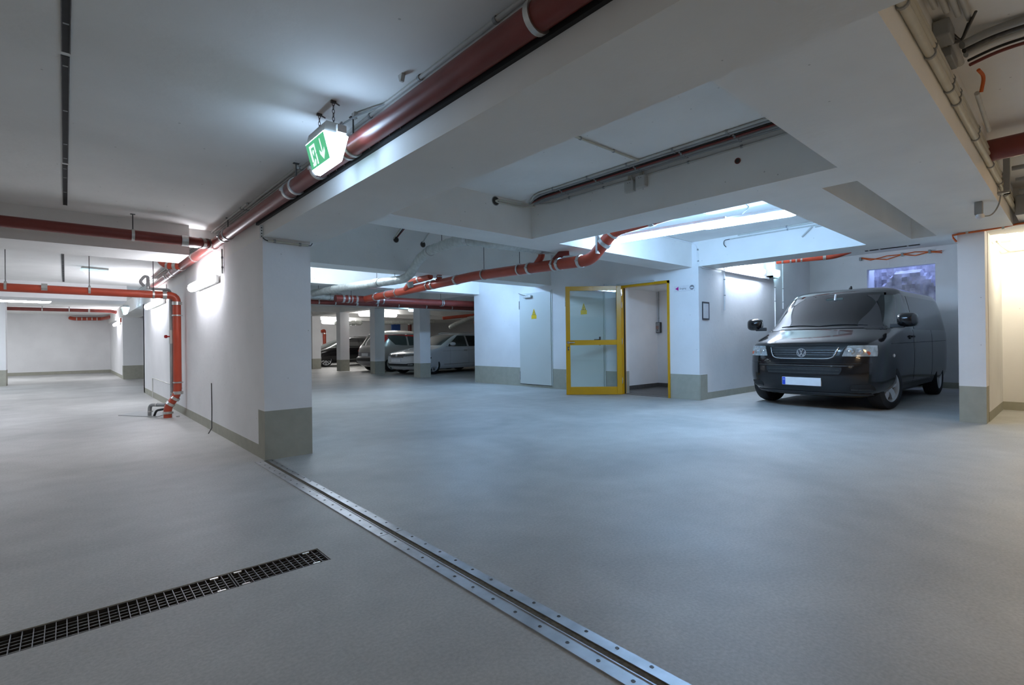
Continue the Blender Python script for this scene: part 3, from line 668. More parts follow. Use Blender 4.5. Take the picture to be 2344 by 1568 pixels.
# core holes
def core(x, y, z, label, r=0.052):
    t = thing('core_hole', label, 'core hole', (x, y, z), group=None)
    MB().ring((x, y - 0.002, z), Yv, r * 1.08, r * 0.93, 0.006, 26).build('sleeve', 'grey', t)
    MB().cyl((x, y - 0.0025, z), (x, y - 0.0005, z), r * 0.94, 26).build('opening', 'hole', t)  # flat dark disc painted for the shade inside the hole
core(3.83, 4.6, 2.735, 'round dark hole in the beam where two cables come out beside the coffer corner')
core(4.40, 8.05, 2.905, 'round dark hole in the far beam with a red and black cable')
core(4.95, 8.05, 2.885, 'round dark hole in the far beam with a pale conduit')
core(4.17, 10.7, 2.77, 'round dark hole peeping out at the top of the bright beam', 0.06)
core(4.68, 10.7, 2.785, 'round dark hole high on the bright beam, next to the hanger rod', 0.06)
t = thing('core_hole', 'small round hole with a red sleeve high on the short beam by the conduits', 'core hole', (4.42, 1.92, 2.62))
MB().ring((4.418, 1.99, 2.62), Xv, 0.026, 0.019, 0.008, 20).build('sleeve', 'red', t); MB().cyl((4.416, 1.99, 2.62), (4.419, 1.99, 2.62), 0.02, 20).build('opening', 'hole', t)  # dark disc on the surface stands for the shaded bore
for k, (dx, mt, r, lb) in enumerate(((-0.05, 'cream', 0.010, 'pale'), (0.0, 'black', 0.008, 'black'), (0.03, 'red', 0.009, 'dark red'))):
    conduit('cable', '%s cable running from the far core hole along the high ceiling' % lb, 'cable', [(4.40 + dx, 8.05, 2.91 + 0.02 * k), (4.40 + dx, 7.7, 3.10), (4.42 + dx, 5.2, 3.12)], r, mt, rad=0.15)
conduit('conduit', 'pale conduit running from the second far core hole along the high ceiling', 'conduit', [(4.95, 8.05, 2.92), (4.95, 7.8, 3.10), (4.95, 5.2, 3.12)], 0.012, 'lgrey', rad=0.15)

# cable bundle in the near coffer
bund = [(4.17, 2.782, 0.016, 'grey', 'dark grey conduit on the coffer ceiling, outermost of the bundle'),
        (4.135, 2.786, 0.012, 'lgrey', 'thin pale conduit touching the outermost dark grey conduit of the bundle'),
        (4.255, 2.79, 0.007, 'black', 'thin black cable in the coffer bundle'),
        (4.285, 2.785, 0.012, 'red', 'dark red pipe in the middle of the coffer cable bundle'),
        (4.335, 2.784, 0.014, 'grey', 'grey conduit in the coffer bundle next to the dark red pipe'),
        (4.385, 2.784, 0.014, 'grey', 'grey conduit of the coffer bundle in the ceiling corner'),
        (4.408, 2.73, 0.009, 'lgrey', 'thin pale conduit under the coffer bundle on the beam side')]
for x, z, r, mt, lb in bund:
    conduit('conduit', lb, 'conduit', [(x, 1.24, z), (x, 4.25, z), (4.30 if x < 4.3 else 4.36, 4.5, 2.77 - 0.02 * (x - 4.1))], r, mt, [((x, y, z), Yv) for y in (1.55, 1.95, 2.45, 2.95, 3.45, 3.95)], group='coffer cable bundle', rad=0.1)
for k, z in enumerate((2.755, 2.725)):
    conduit('conduit', ['upper pale conduit bending from the coffer bundle to the core hole', 'lower pale conduit bending from the coffer bundle to the core hole'][k], 'conduit', [(4.36, 4.47, z + 0.01), (4.22, 4.578, z), (3.86, 4.585, z - 0.005), (3.83, 4.60, 2.735)], 0.010, 'cream', rad=0.06)
conduit('conduit', 'cream twin conduit crossing the coffer ceiling to the junction boxes', 'conduit', [(2.6, 2.835, 2.785), (4.13, 2.81, 2.785)], 0.010, 'cream', [((3.3, 2.825, 2.785), Xv), ((3.75, 2.82, 2.785), Xv)])
for k, (y0, z0, sx) in enumerate(((3.10, 2.66, 4.375), (2.955, 2.675, 4.36))):
    t = thing('junction_box', ['pale junction box on the beam side, the one by the coffer corner', 'pale junction box on the beam side, slightly prouder one'][k], 'junction box', (4.42, y0, z0), group=None)
    bx(sx, 4.42, y0 - 0.055, y0 + 0.055, z0 - 0.06, z0 + 0.055).build('box_body', 'lgrey', t, smooth=False, bevel=0.004)
    for d in (-0.012, 0.012): MB().cyl((sx - 0.001, y0 + d, z0 + 0.03), (sx + 0.002, y0 + d, z0 + 0.03), 0.004, 8).build('screw_hole', 'hole', t)
    for d in (-0.03, 0.0, 0.03):
        MB().tube(fillet([(4.395, y0 + d, z0 + 0.05), (4.40, y0 + d * 0.6, z0 + 0.09), (4.39, y0 + d * 0.5, z0 + 0.125)], 0.03), 0.006, 8).build('cable_entry', 'cream', t)
# ------- lit coffer: trunking, cables
t = thing('trunking', 'white cable trunking on the ceiling of the lit coffer', 'trunking', (6.32, 3.2, 2.74))
bx(6.27, 6.37, 2.02, 3.25, 2.70, 2.80).build('trunking', 'white', t, bevel=0.008)
MB().cyl((6.32, 3.26, 2.75), (6.32, 3.30, 2.75), 0.03, 14).build('end_piece', 'lgrey', t)
t = thing('junction_box', 'white junction box with cables above the glowing tubes', 'junction box', (6.15, 2.1, 2.74))
bx(6.02, 6.20, 2.02, 2.16, 2.70, 2.8).build('box_body', 'white', t, smooth=False, bevel=0.01)
MB().tube(fillet([(6.1, 2.3, 2.68), (6.05, 2.25, 2.72), (6.05, 2.16, 2.74)], 0.04), 0.01, 8).build('cable_entry', 'dsteel', t)
tag(MB().tube(fillet([(6.26, 2.72, 2.71), (6.2, 2.66, 2.66), (6.16, 2.7, 2.60), (6.12, 2.75, 2.54)], 0.05), 0.007, 8).build('lamp_cable', 'grey'), 'short grey cable looping down from the white trunking to the glowing tube', 'cable')
for k, (x, z, y1) in enumerate(((8.30, 2.782, 3.75), (8.335, 2.745, 3.9), (8.34, 2.72, 2.62))):
    conduit('conduit', ['pale conduit on the ceiling over the bay lintel', 'pale conduit on top of the bay lintel face, ending in a loose loop', 'short pale conduit lowest on the bay lintel face'][k], 'conduit', [(x, 2.0, z), (x, y1, z)], 0.010, 'lgrey', [((x, y, z), Yv) for y in (2.3, 3.0) if y < y1])
tag(MB().tube(fillet([(8.335, 3.9, 2.745), (8.335, 4.0, 2.74), (8.335, 4.01, 2.67), (8.32, 3.96, 2.62)], 0.06), 0.007, 8).build('cable_loop', 'dsteel'), 'dark loose cable end hanging on the bay lintel face', 'cable')
tag(MB().cyl((8.335, 2.66, 2.73), (8.335, 2.80, 2.60), 0.012, 10).build('cable_stub', 'lgrey'), 'pale slanted conduit stub on the bay lintel face', 'conduit')
conduit('conduit', 'white conduit running down the wall corner past the lintel', 'conduit', [(7.2, 4.585, 2.785), (8.335, 4.585, 2.785), (8.345, 4.50, 2.72), (8.345, 4.47, 2.40), (8.40, 4.44, 2.345), (9.25, 4.44, 2.36)], 0.011, 'white', [((8.345, 4.48, 2.65), Zv), ((8.345, 4.475, 2.45), Zv)], rad=0.05)
# van bay side wall conduits
for k, (x, z0, z1) in enumerate(((9.31, 1.62, 2.43), (11.66, 0.9, 3.0), (12.1, 1.75, 3.0))):
    conduit('conduit', ['white conduit dropping from the rail end on the van bay wall', 'pale conduit behind the van mirror on the bay wall', 'pale conduit ending half way down the bay wall'][k], 'conduit', [(x, 4.467, z1), (x, 4.467, z0)], 0.013, 'white', [((x, 4.467, z), Zv) for z in (1.9, 2.2)])
pipe('drain_pipe', 'short bright red pipe with clamps under the ceiling of the van bay', 'drain pipe', [(10.38, 3.95, 2.57), (10.72, 3.05, 2.585), (10.9, 2.85, 2.68)], 0.045, 'redn', [((10.42, 3.85, 2.572), (0.3, -0.9, 0), 0.03), ((10.47, 3.72, 2.574), (0.3, -0.9, 0), 0.03), ((10.53, 3.55, 2.577), (0.3, -0.9, 0), 0.03), ((10.66, 3.2, 2.583), (0.3, -0.9, 0), 0.05)], [((10.5, 3.63, 2.575), (0.3, -0.9, 0), 3.0)])
for k in range(2):
    s = 0.04 * (1 if k else -1)
    tag(MB().tube([(13.8, 3.42, 2.93), (13.78, 3.2, 2.86 + s * 0.4), (13.78, 2.9, 2.86 - s), (13.78, 2.62, 2.895), (13.78, 2.4, 2.88 + s), (13.78, 2.15, 2.885), (13.8, 1.95, 2.86 + s * 0.5)], 0.011, 8).build('orange_cable', 'orange'),
        ['thin orange cable sagging on the end wall above the light well, hanging lower', 'thin orange cable sagging on the end wall above the light well, held higher'][k], 'cable')
for k, y in enumerate((3.40, 2.62, 2.15)):
    tag(bx(13.76, 13.84, y - 0.02, y + 0.02, 2.86, 2.93).build('cable_clip', 'grey', smooth=False), 'small grey cable clip above the light well, %s of three' % ['first from the side wall', 'middle one', 'last from the side wall'][k], 'clip', 'clips of the orange bay cables')
t = thing('dark_duct', 'dark narrow duct along the edge of the bay lintel', 'duct', (8.95, 1.8, 2.36))
bx(8.905, 8.955, 1.50, 2.14, 2.352, 2.40).build('duct', 'hole', t, smooth=False)
for y in (1.62, 1.95, 2.08): bx(8.903, 8.957, y, y + 0.02, 2.350, 2.40).build('duct_clip', 'lgrey', t, smooth=False)
# ------- conduits on the wide beam
for k, (z, r, lb) in enumerate(((2.515, 0.021, 'thick cream conduit with clips along the wide beam, lowest'), (2.575, 0.017, 'cream conduit along the wide beam, middle one'), (2.622, 0.012, 'thin cream conduit along the wide beam, topmost'))):
    conduit('conduit', lb, 'conduit', [(1.95, 0.512, z), (8.3, 0.512, z)], r, 'cream', [((x + 0.07 * k, 0.512, z), Xv) for x in (2.75, 3.35, 3.9, 4.15, 5.0, 5.9, 6.6, 7.2)], group='conduits on the wide beam')
for k in range(4):
    y = 0.50 - 0.035 * k
    conduit('conduit', 'grey ceiling conduit above the wide beam, %s' % ['touching the beam', 'second from the beam', 'third from the beam', 'outermost with a bent end'][k], 'conduit', [(1.95, y, 2.78), (3.42 + 0.09 * k, y, 2.78)], 0.014, 'lgrey', [((2.9, y, 2.78), Xv)], group='grey ceiling conduits over the wide beam')
t = thing('junction_box', 'grey junction box with cables on the wide beam under the ceiling conduits', 'junction box', (3.64, 0.5, 2.73))
bx(3.56, 3.72, 0.46, 0.535, 2.685, 2.775).build('box_body', 'grey', t, smooth=False, bevel=0.008)
for k in range(3): MB().tube(fillet([(3.72, 0.49 - 0.012 * k, 2.70 + 0.02 * k), (3.78, 0.44, 2.71), (3.70 - 0.05 * k, 0.40 - 0.02 * k, 2.765)], 0.06), 0.007, 8).build('cable_entry', 'dsteel', t)
t = thing('junction_box', 'second grey box and sleeve below the junction box on the wide beam', 'junction box', (3.9, 0.5, 2.7))
bx(3.80, 4.02, 0.485, 0.535, 2.665, 2.72).build('box_body', 'grey', t, smooth=False, bevel=0.006)
MB().cyl((3.75, 0.49, 2.765), (4.15, 0.49, 2.745), 0.022, 14).build('sleeve', 'lgrey', t)
for k, (x, r, mt, lb) in enumerate(((3.92, 0.022, 'grey', 'thick grey cable crossing the ceiling away from the wide beam'), (4.0, 0.016, 'dsteel', 'dark cable crossing the ceiling beside the thick grey one'), (4.06, 0.02, 'lgrey', 'pale cable crossing the ceiling away from the wide beam'), (4.16, 0.008, 'black', 'thin black cable crossing the ceiling near the dark red line'), (4.23, 0.010, 'red', 'thin dark red line crossing the ceiling away from the wide beam'))):
    conduit('cable', lb, 'cable', [(x - 0.12, 0.44, 2.70), (x - 0.03, 0.32, 2.765), (x, 0.1, 2.775), (x, -3, 2.775)], r, mt, rad=0.1)
tag(MB().tube(fillet([(4.28, 0.42, 2.72), (4.36, 0.40, 2.70), (4.40, 0.42, 2.62)], 0.05), 0.010, 8).build('orange_cable_end', 'orange'), 'short orange cable bend at the wide beam under the ceiling cables', 'cable')
conduit('conduit', 'grey conduit dropping from the orange cable bend along the wide beam', 'conduit', [(4.40, 0.44, 2.62), (5.2, 0.455, 2.60)], 0.014, 'lgrey')
pipe('drain_pipe', 'thick dark red pipe stub coming out of the wide beam above the conduits', 'drain pipe', [(5.82, 0.535, 2.615), (5.82, -3, 2.62)], 0.088, 'red', n=24)
t = thing('support_post', 'grey vertical post hanging beside the wide beam under the dark red stub', 'post', (6.6, 0.44, 2.6))
bx(6.72, 6.78, 0.45, 0.495, 2.42, 2.8).box(6.68, 6.78, 0.45, 0.535, 2.42, 2.44).build('post', 'grey', t, smooth=False)
for k, x in enumerate((6.95, 7.35, 7.8)):
    conduit('conduit', 'brownish conduit crossing the ceiling by the lintel, %s' % ['beside the grey post', 'middle one of three', 'closest to the lintel'][k], 'conduit', [(x, 0.45, 2.70 - 0.03 * k), (x, -3, 2.70 - 0.03 * k)], 0.022, 'grey', group='conduits by the lintel')
tag(bx(7.9, 8.35, 0.30, 0.49, 2.40, 2.62).build('cable_box', 'grey', smooth=False, bevel=0.01), 'grey cable box in the dark ceiling corner by the lintel', 'box')
t = thing('motion_sensor', 'grey box with a pale dome under the wide beam', 'sensor', (6.62, 0.66, 2.36))
bx(6.59, 6.66, 0.63, 0.69, 2.235, 2.36).build('sensor_box', 'grey', t, smooth=False, bevel=0.006)
MB().lathe((6.615, 0.65, 2.225), (0, 0, -1), [(-0.012, 0.030), (0.01, 0.033), (0.024, 0.027), (0.033, 0.010), (0.035, 0.001)], 20).build('sensor_dome', 'paper', t)
MB().tube(fillet([(6.65, 0.63, 2.22), (6.78, 0.58, 2.24), (6.84, 0.535, 2.34), (6.76, 0.515, 2.43)], 0.08), 0.006, 8).build('sensor_cable', 'grey', t)
tag(MB().tube([(8.35, 1.04, 2.25), (8.35, 1.07, 2.30), (8.345, 1.075, 2.335), (8.345, 1.0, 2.343), (8.345, 0.78, 2.348), (8.345, 0.60, 2.358), (8.345, 0.50, 2.372), (8.345, 0.44, 2.374), (8.345, 0.36, 2.35), (8.345, 0.1, 2.34), (8.345, -2, 2.34)], 0.011, 8).build('orange_cable', 'orange'), 'orange cable stretched along the lintel edge over the slim column', 'cable')
for k, y in enumerate((0.94, 0.62)):
    tag(bx(8.33, 8.36, y - 0.012, y + 0.012, 2.335, 2.375).build('cable_clip', 'cream', smooth=False), 'small clip on the orange lintel cable, %s' % ['over the slim column', 'past the slim column'][k], 'clip', 'clips of the orange lintel cable')
conduit('conduit', 'cream conduit frame on the low ceiling of the warm lit corner', 'conduit', [(9.1, 0.74, 2.30), (10.1, 0.70, 2.28), (10.14, 0.3, 2.30), (10.14, -2, 2.31)], 0.014, 'cream')
conduit('conduit', 'cream conduit along the warm ceiling in front of the lamp', 'conduit', [(9.15, 0.68, 2.405), (9.15, -2, 2.405)], 0.014, 'cream')

# ------------------------------------------------------------------ doors, signs
def text(body, size, name, mat, parent, mtx, extrude=0.0006):
    cu = bpy.data.curves.new(name, 'FONT'); cu.body = body; cu.size = size; cu.extrude = extrude; cu.align_x = 'LEFT'
    o = bpy.data.objects.new('tmp_text', cu); COL.objects.link(o)
    bpy.context.view_layer.update()
    me = bpy.data.meshes.new_from_object(o.evaluated_get(bpy.context.evaluated_depsgraph_get()))
    bpy.data.objects.remove(o); me.materials.clear(); me.materials.append(M[mat]); me.transform(mtx)
    ob = bpy.data.objects.new(name, me); COL.objects.link(ob)
    if parent is not None: ob.parent = parent
    return ob
def warn_sign(label, fn, loc):
    """yellow high-voltage triangle over a yellow text plate; FN(a, b, d) with a to the reader's right, b up"""
    t = thing('warning_sign', label, 'warning sign', loc)
    q = lambda m, n, mt: m.build(n, mt, t, smooth=False)
    q(MB().prism([(-0.085, -0.11), (0.085, -0.11), (0.085, -0.02), (0.066, -0.02), (0.006, 0.125), (-0.006, 0.125), (-0.066, -0.02), (-0.085, -0.02)], lambda a, b, d: fn(a, b, d), 0.002), 'sign_plate', 'sign_y')
    tri = lambda s, dz: [(-0.066 * s, -0.018 + dz), (0.066 * s, -0.018 + dz), (0, 0.11 * s + dz)]
    q(MB().prism(tri(0.98, 0), lambda a, b, d: fn(a, b, 0.0022 + d), 0.0006), 'triangle_border', 'ink')
    q(MB().prism(tri(0.78, 0.008), lambda a, b, d: fn(a, b, 0.003 + d), 0.0006), 'triangle_field', 'sign_y')
    q(MB().prism([(0.006, 0.062), (-0.014, 0.022), (-0.002, 0.024), (-0.008, -0.002), (-0.013, 0.002), (-0.004, -0.012), (0.004, 0.003), (-0.001, 0.0), (0.010, 0.034), (-0.002, 0.030), (0.014, 0.062)], lambda a, b, d: fn(a, b, 0.0038 + d), 0.0006), 'lightning_bolt', 'ink')
    m = MB()
    for k, wd in enumerate((0.06, 0.052)):
        m.prism([(-wd, -0.050 - k * 0.03), (wd, -0.050 - k * 0.03), (wd, -0.044 - k * 0.03), (-wd, -0.044 - k * 0.03)], lambda a, b, d: fn(a, b, 0.0022 + d), 0.0006)
    q(m, 'printed_lines', 'yellow')
    return t
XW = lambda y: 8.36 - 0.06 * (y - 4.48) / 6.4
def white_door(name, y0, y1, z0, z1, label, closer, lever):
    x = XW((y0 + y1) / 2) - 0.004
    d = bx(x - 0.012, x + 0.03, y0, y1, z0, z1).box(x - 0.002, x + 0.03, y0 - 0.035, y0 - 0.006, z0, z1 + 0.03).build(name, 'door', smooth=False, bevel=0.003)
    tag(d, label, 'door', kind='structure')
    for z in (z0 + 0.09, z1 - 0.37):
        MB().cyl((x - 0.02, y1 + 0.004, z), (x - 0.02, y1 + 0.004, z + 0.2), 0.011, 10).build('hinge', 'steel', d)
    if closer:
        bx(x - 0.075, x - 0.012, y1 - 0.45, y1 - 0.20, z1 - 0.115, z1 - 0.06).build('door_closer', 'steel', d, bevel=0.006)
        MB().tube([(x - 0.045, y1 - 0.30, z1 - 0.055), (x - 0.06, y1 - 0.10, z1 - 0.01), (x - 0.03, y1 + 0.0, z1 + 0.02)], 0.012, 8).build('closer_arm', 'steel', d)
    if lever:
        MB().cyl((x - 0.012, y0 + 0.09, 1.10), (x - 0.06, y0 + 0.09, 1.10), 0.012, 10).tube([(x - 0.06, y0 + 0.085, 1.10), (x - 0.06, y0 + 0.20, 1.10)], 0.011, 10).build('lever_handle', 'trimp', d)
        bx(x - 0.02, x - 0.012, y0 + 0.07, y0 + 0.11, 0.98, 1.16).build('handle_plate', 'trimp', d, bevel=0.004)
    bx(x - 0.011, x + 0.0, y0, y1, z0 - 0.012, z0).build('threshold', 'dsteel', d, smooth=False)
    return d
white_door('door_1', 8.05, 9.105, 0.065, 2.235, 'white steel door with an overhead closer and yellow warning sign', True, False)
white_door('door_2', 6.56, 7.60, 0.07, 2.215, 'white steel door seen through the glass of the open yellow door', False, True)
fs = lambda yc, zc, x: (lambda a, b, d: (x - d, yc - a, zc + b))
warn_sign('yellow high-voltage warning sign on the white steel door with the closer', fs(8.60, 1.725, XW(8.6) - 0.0165), (8.3, 8.6, 1.72))
warn_sign('yellow high-voltage warning sign seen through the yellow framed glass door', fs(7.08, 1.755, XW(7.08) - 0.0165), (8.3, 7.08, 1.75))

# yellow door: frame, open leaf
d3 = bx(8.325, 8.46, 5.05, 5.085, 0, 2.17).box(8.325, 8.46, 6.105, 6.16, 0, 2.17).box(8.325, 8.46, 5.05, 6.16, 2.125, 2.175).build('door_3', 'yellow', smooth=False)
tag(d3, 'yellow framed glass door standing wide open', 'door', kind='structure')
bx(8.29, 8.335, 5.355, 6.20, 2.168, 2.208).build('closer_rail', 'lgrey', d3, smooth=False, bevel=0.003)
bx(8.40, 8.43, 6.095, 6.107, 0.01, 2.12).build('rubber_seal', 'black', d3, smooth=False)
LA = math.radians(46); LD = Vector((-math.sin(LA), math.cos(LA), 0)); LN = Vector((-math.cos(LA), -math.sin(LA), 0))
LH = Vector((8.285, 6.085, 0.006)); LW = 1.10; LT = 0.03; HZ = 2.155
def lb(m, a0, a1, z0, z1, t0=-LT, t1=LT):
    return m.obox(LH + LD * (a0 + a1) / 2 + Vector((0, 0, (z0 + z1) / 2)) + LN * (t0 + t1) / 2, LD * (a1 - a0) / 2, LN * (t1 - t0) / 2, (0, 0, (z1 - z0) / 2))
m = MB(); lb(m, 0, 0.095, 0, HZ); lb(m, LW - 0.085, LW, 0, HZ); lb(m, 0.095, LW - 0.085, 0, 0.155); lb(m, 0.095, LW - 0.085, HZ - 0.085, HZ); lb(m, 0.095, LW - 0.085, 0.985, 1.085)
leaf = m.build('leaf', 'yellow', d3, smooth=False, bevel=0.004)
for z0, z1 in ((0.155, 0.985), (1.085, HZ - 0.085)):
    m = MB(); lb(m, 0.095, LW - 0.085, z0, z1, -0.004, 0.004); m.build('glass_pane', 'glass', leaf, smooth=False)
LP = lambda a, z, t: LH + LD * a + Vector((0, 0, z)) + LN * t
m = MB().cyl(LP(LW - 0.045, 1.04, LT), LP(LW - 0.045, 1.04, LT + 0.055), 0.012, 12).tube([LP(LW - 0.04, 1.04, LT + 0.055), LP(LW - 0.17, 1.04, LT + 0.055)], 0.011, 10).ring(LP(LW - 0.045, 1.04, LT + 0.004), LN, 0.028, 0.004, 0.008)
m.build('lever_handle', 'chrome', leaf)
m = MB(); lb(m, LW - 0.062, LW - 0.032, 0.885, 0.955, LT, LT + 0.005); kk = m.build('lock_plate', 'dsteel', leaf, bevel=0.006)
MB().cyl(LP(LW - 0.047, 0.92, LT + 0.004), LP(LW - 0.047, 0.92, LT + 0.008), 0.009, 12).build('lock_cylinder', 'chrome', leaf)
for z in (0.22, 1.0, 1.72, 1.97):
    MB().cyl((8.298, 6.085, z), (8.298, 6.085, z + 0.12), 0.013, 12).obox((8.305, 6.10, z + 0.06), (0.012, 0, 0), (0, 0.02, 0), (0, 0, 0.03)).build('hinge', 'chrome', d3)
# entrance sign
t = thing('entrance_sign', 'white sign with a magenta arrow and dark round emblem beside the yellow door', 'sign', (8.355, 4.75, 2.0))
bx(8.344, 8.3545, 4.545, 4.945, 1.948, 2.052).build('sign_board', 'paper', t, bevel=0.002)
MB().prism([(4.925, 2.0), (4.86, 2.035), (4.86, 1.962)], lambda a, b, d: (8.3435 - d, a, b), 0.0008).build('arrow', 'magenta', t, smooth=False)
mt = Matrix(((0, 0, -1, 8.3432 - 8.355), (-1, 0, 0, 4.838 - 4.75), (0, 1, 0, 1.984 - 2.0), (0, 0, 0, 1)))
text('Eingang', 0.043, 'lettering', 'print_grey', t, mt)
em_ = MB().cyl((8.3435, 4.598, 2.003), (8.3427, 4.598, 2.003), 0.042, 28); em_.build('round_emblem', 'print_grey', t)
MB().cyl((8.3426, 4.613, 1.998), (8.3420, 4.613, 1.998), 0.015, 14).cyl((8.3426, 4.583, 1.998), (8.3420, 4.583, 1.998), 0.015, 14).prism([(4.612, 2.012), (4.584, 2.012), (4.598, 1.99)], lambda a, b, d: (8.3426 - d, a, b), 0.0006).build('emblem_print', 'paper', t)
# framed notice on the bay wall
t = thing('notice_frame', 'narrow dark framed blank notice on the wall corner beside the van', 'notice', (8.56, 4.48, 1.58))
m = bx(8.468, 8.48, 4.462, 4.48, 1.425, 1.745).box(8.692, 8.704, 4.462, 4.48, 1.425, 1.745).box(8.48, 8.692, 4.462, 4.48, 1.425, 1.452).box(8.48, 8.692, 4.462, 4.48, 1.72, 1.745)
m.build('frame', 'ink', t, smooth=False); bx(8.48, 8.692, 4.47, 4.4799, 1.452, 1.72).build('notice_sheet', 'paper', t, smooth=False)
# door phone in the lobby
t = thing('door_phone', 'dark grey wall device with a reddish display inside the yellow doorway', 'wall device', (10.3, 6.5, 1.37))
bx(10.235, 10.30, 6.43, 6.57, 1.245, 1.49).build('device_body', 'trimp', t, bevel=0.012)
bx(10.23, 10.236, 6.445, 6.56, 1.255, 1.48).build('device_front', 'grey', t, smooth=False)
bx(10.2285, 10.231, 6.47, 6.54, 1.33, 1.405).build('display', 'display', t, smooth=False)
MB().cyl((10.229, 6.505, 1.31), (10.2315, 6.505, 1.31), 0.012, 12).build('button', 'hole', t)
conduit('conduit', 'thin grey conduit rising from the wall device inside the yellow doorway', 'conduit', [(10.285, 6.50, 1.49), (10.285, 6.50, 2.2)], 0.011, 'grey', [((10.285, 6.5, 1.58), Zv), ((10.285, 6.5, 2.0), Zv)])
# service door in the warm corner
d4 = bx(10.15, 10.20, -0.65, 0.43, 0.03, 2.08).build('door_4', 'door', smooth=False, bevel=0.003)
tag(d4, 'pale service door with a small red and grey sticker in the warm lit corner', 'door', kind='structure')
bx(10.12, 10.20, 0.43, 0.50, 0, 2.16).box(10.12, 10.20, -0.72, 0.50, 2.09, 2.16).build('door_frame', 'door', d4, smooth=False)
bx(10.148, 10.15, 0.10, 0.36, 2.035, 2.05).build('sticker_red', 'redlens', d4, smooth=False)
MB().cyl((10.1485, 0.16, 1.98), (10.15, 0.16, 1.98), 0.016, 12).build('sticker_dot', 'grey', d4)
MB().cyl((10.11, 0.50, 0.9), (10.11, 0.50, 1.06), 0.014, 10).cyl((10.11, 0.50, 1.78), (10.11, 0.50, 1.94), 0.014, 10).build('hinge', 'cream', d4)

# ------------------------------------------------------------------ far end of the parking area
pipe('drain_pipe', 'upright red pipe on the far wall above the black car', 'drain pipe', [(11.35, 29.9, 1.85), (11.55, 29.9, 1.95), (11.55, 29.9, 0.95)], 0.09, 'redn', [((11.55, 29.9, 1.75), Zv, 0.06), ((11.55, 29.9, 1.1), Zv, 0.05)])
lagged('silver wrapped pipe high above the roof of the silver people carrier', [(12.0, 24.4, 2.17), (15.5, 24.0, 2.30)], 0.10, 0.1)
lagged('lumpy wrapped pipe hanging above the black car', [(9.9, 24.3, 2.12), (11.3, 24.3, 2.16)], 0.11, 0.1)
pipe('drain_pipe', 'upright red pipe behind the silver people carrier', 'drain pipe', [(16.2, 28, 2.5), (16.2, 28, 1.6)], 0.12, 'red', [((16.2, 28, 2.3), Zv, 0.06)])
tag(bx(14.9, 15.5, 27.9, 28.0, 1.62, 2.55).build('blue_panel', 'bluebox', smooth=False, bevel=0.03), 'blue fitting on the far wall above the silver people carrier', 'fitting')
pipe('drain_pipe', 'red pipe sloping past the slim column over the white estate car', 'drain pipe', [(12.4, 18.6, 2.17), (14.6, 17.6, 2.42)], 0.07, 'redn', [((13.9, 17.92, 2.34), (1, -0.45, 0.1), 0.05), ((14.4, 17.7, 2.40), (1, -0.45, 0.1), 0.05)])
pipe('drain_pipe', 'red pipe low over the roof of the white estate car', 'drain pipe', [(13.6, 17.9, 1.98), (15.3, 17.5, 2.16)], 0.075, 'redn', [((14.3, 17.73, 2.05), (1, -0.24, 0.1), 0.05), ((14.8, 17.61, 2.11), (1, -0.24, 0.1), 0.05)])
lagged('bunched grey wrapped pipe bending down over the white estate car', [(12.6, 18.4, 1.75), (12.9, 18.25, 1.92), (13.5, 18.0, 2.18), (15.6, 17.5, 2.32)], 0.10, 0.2)

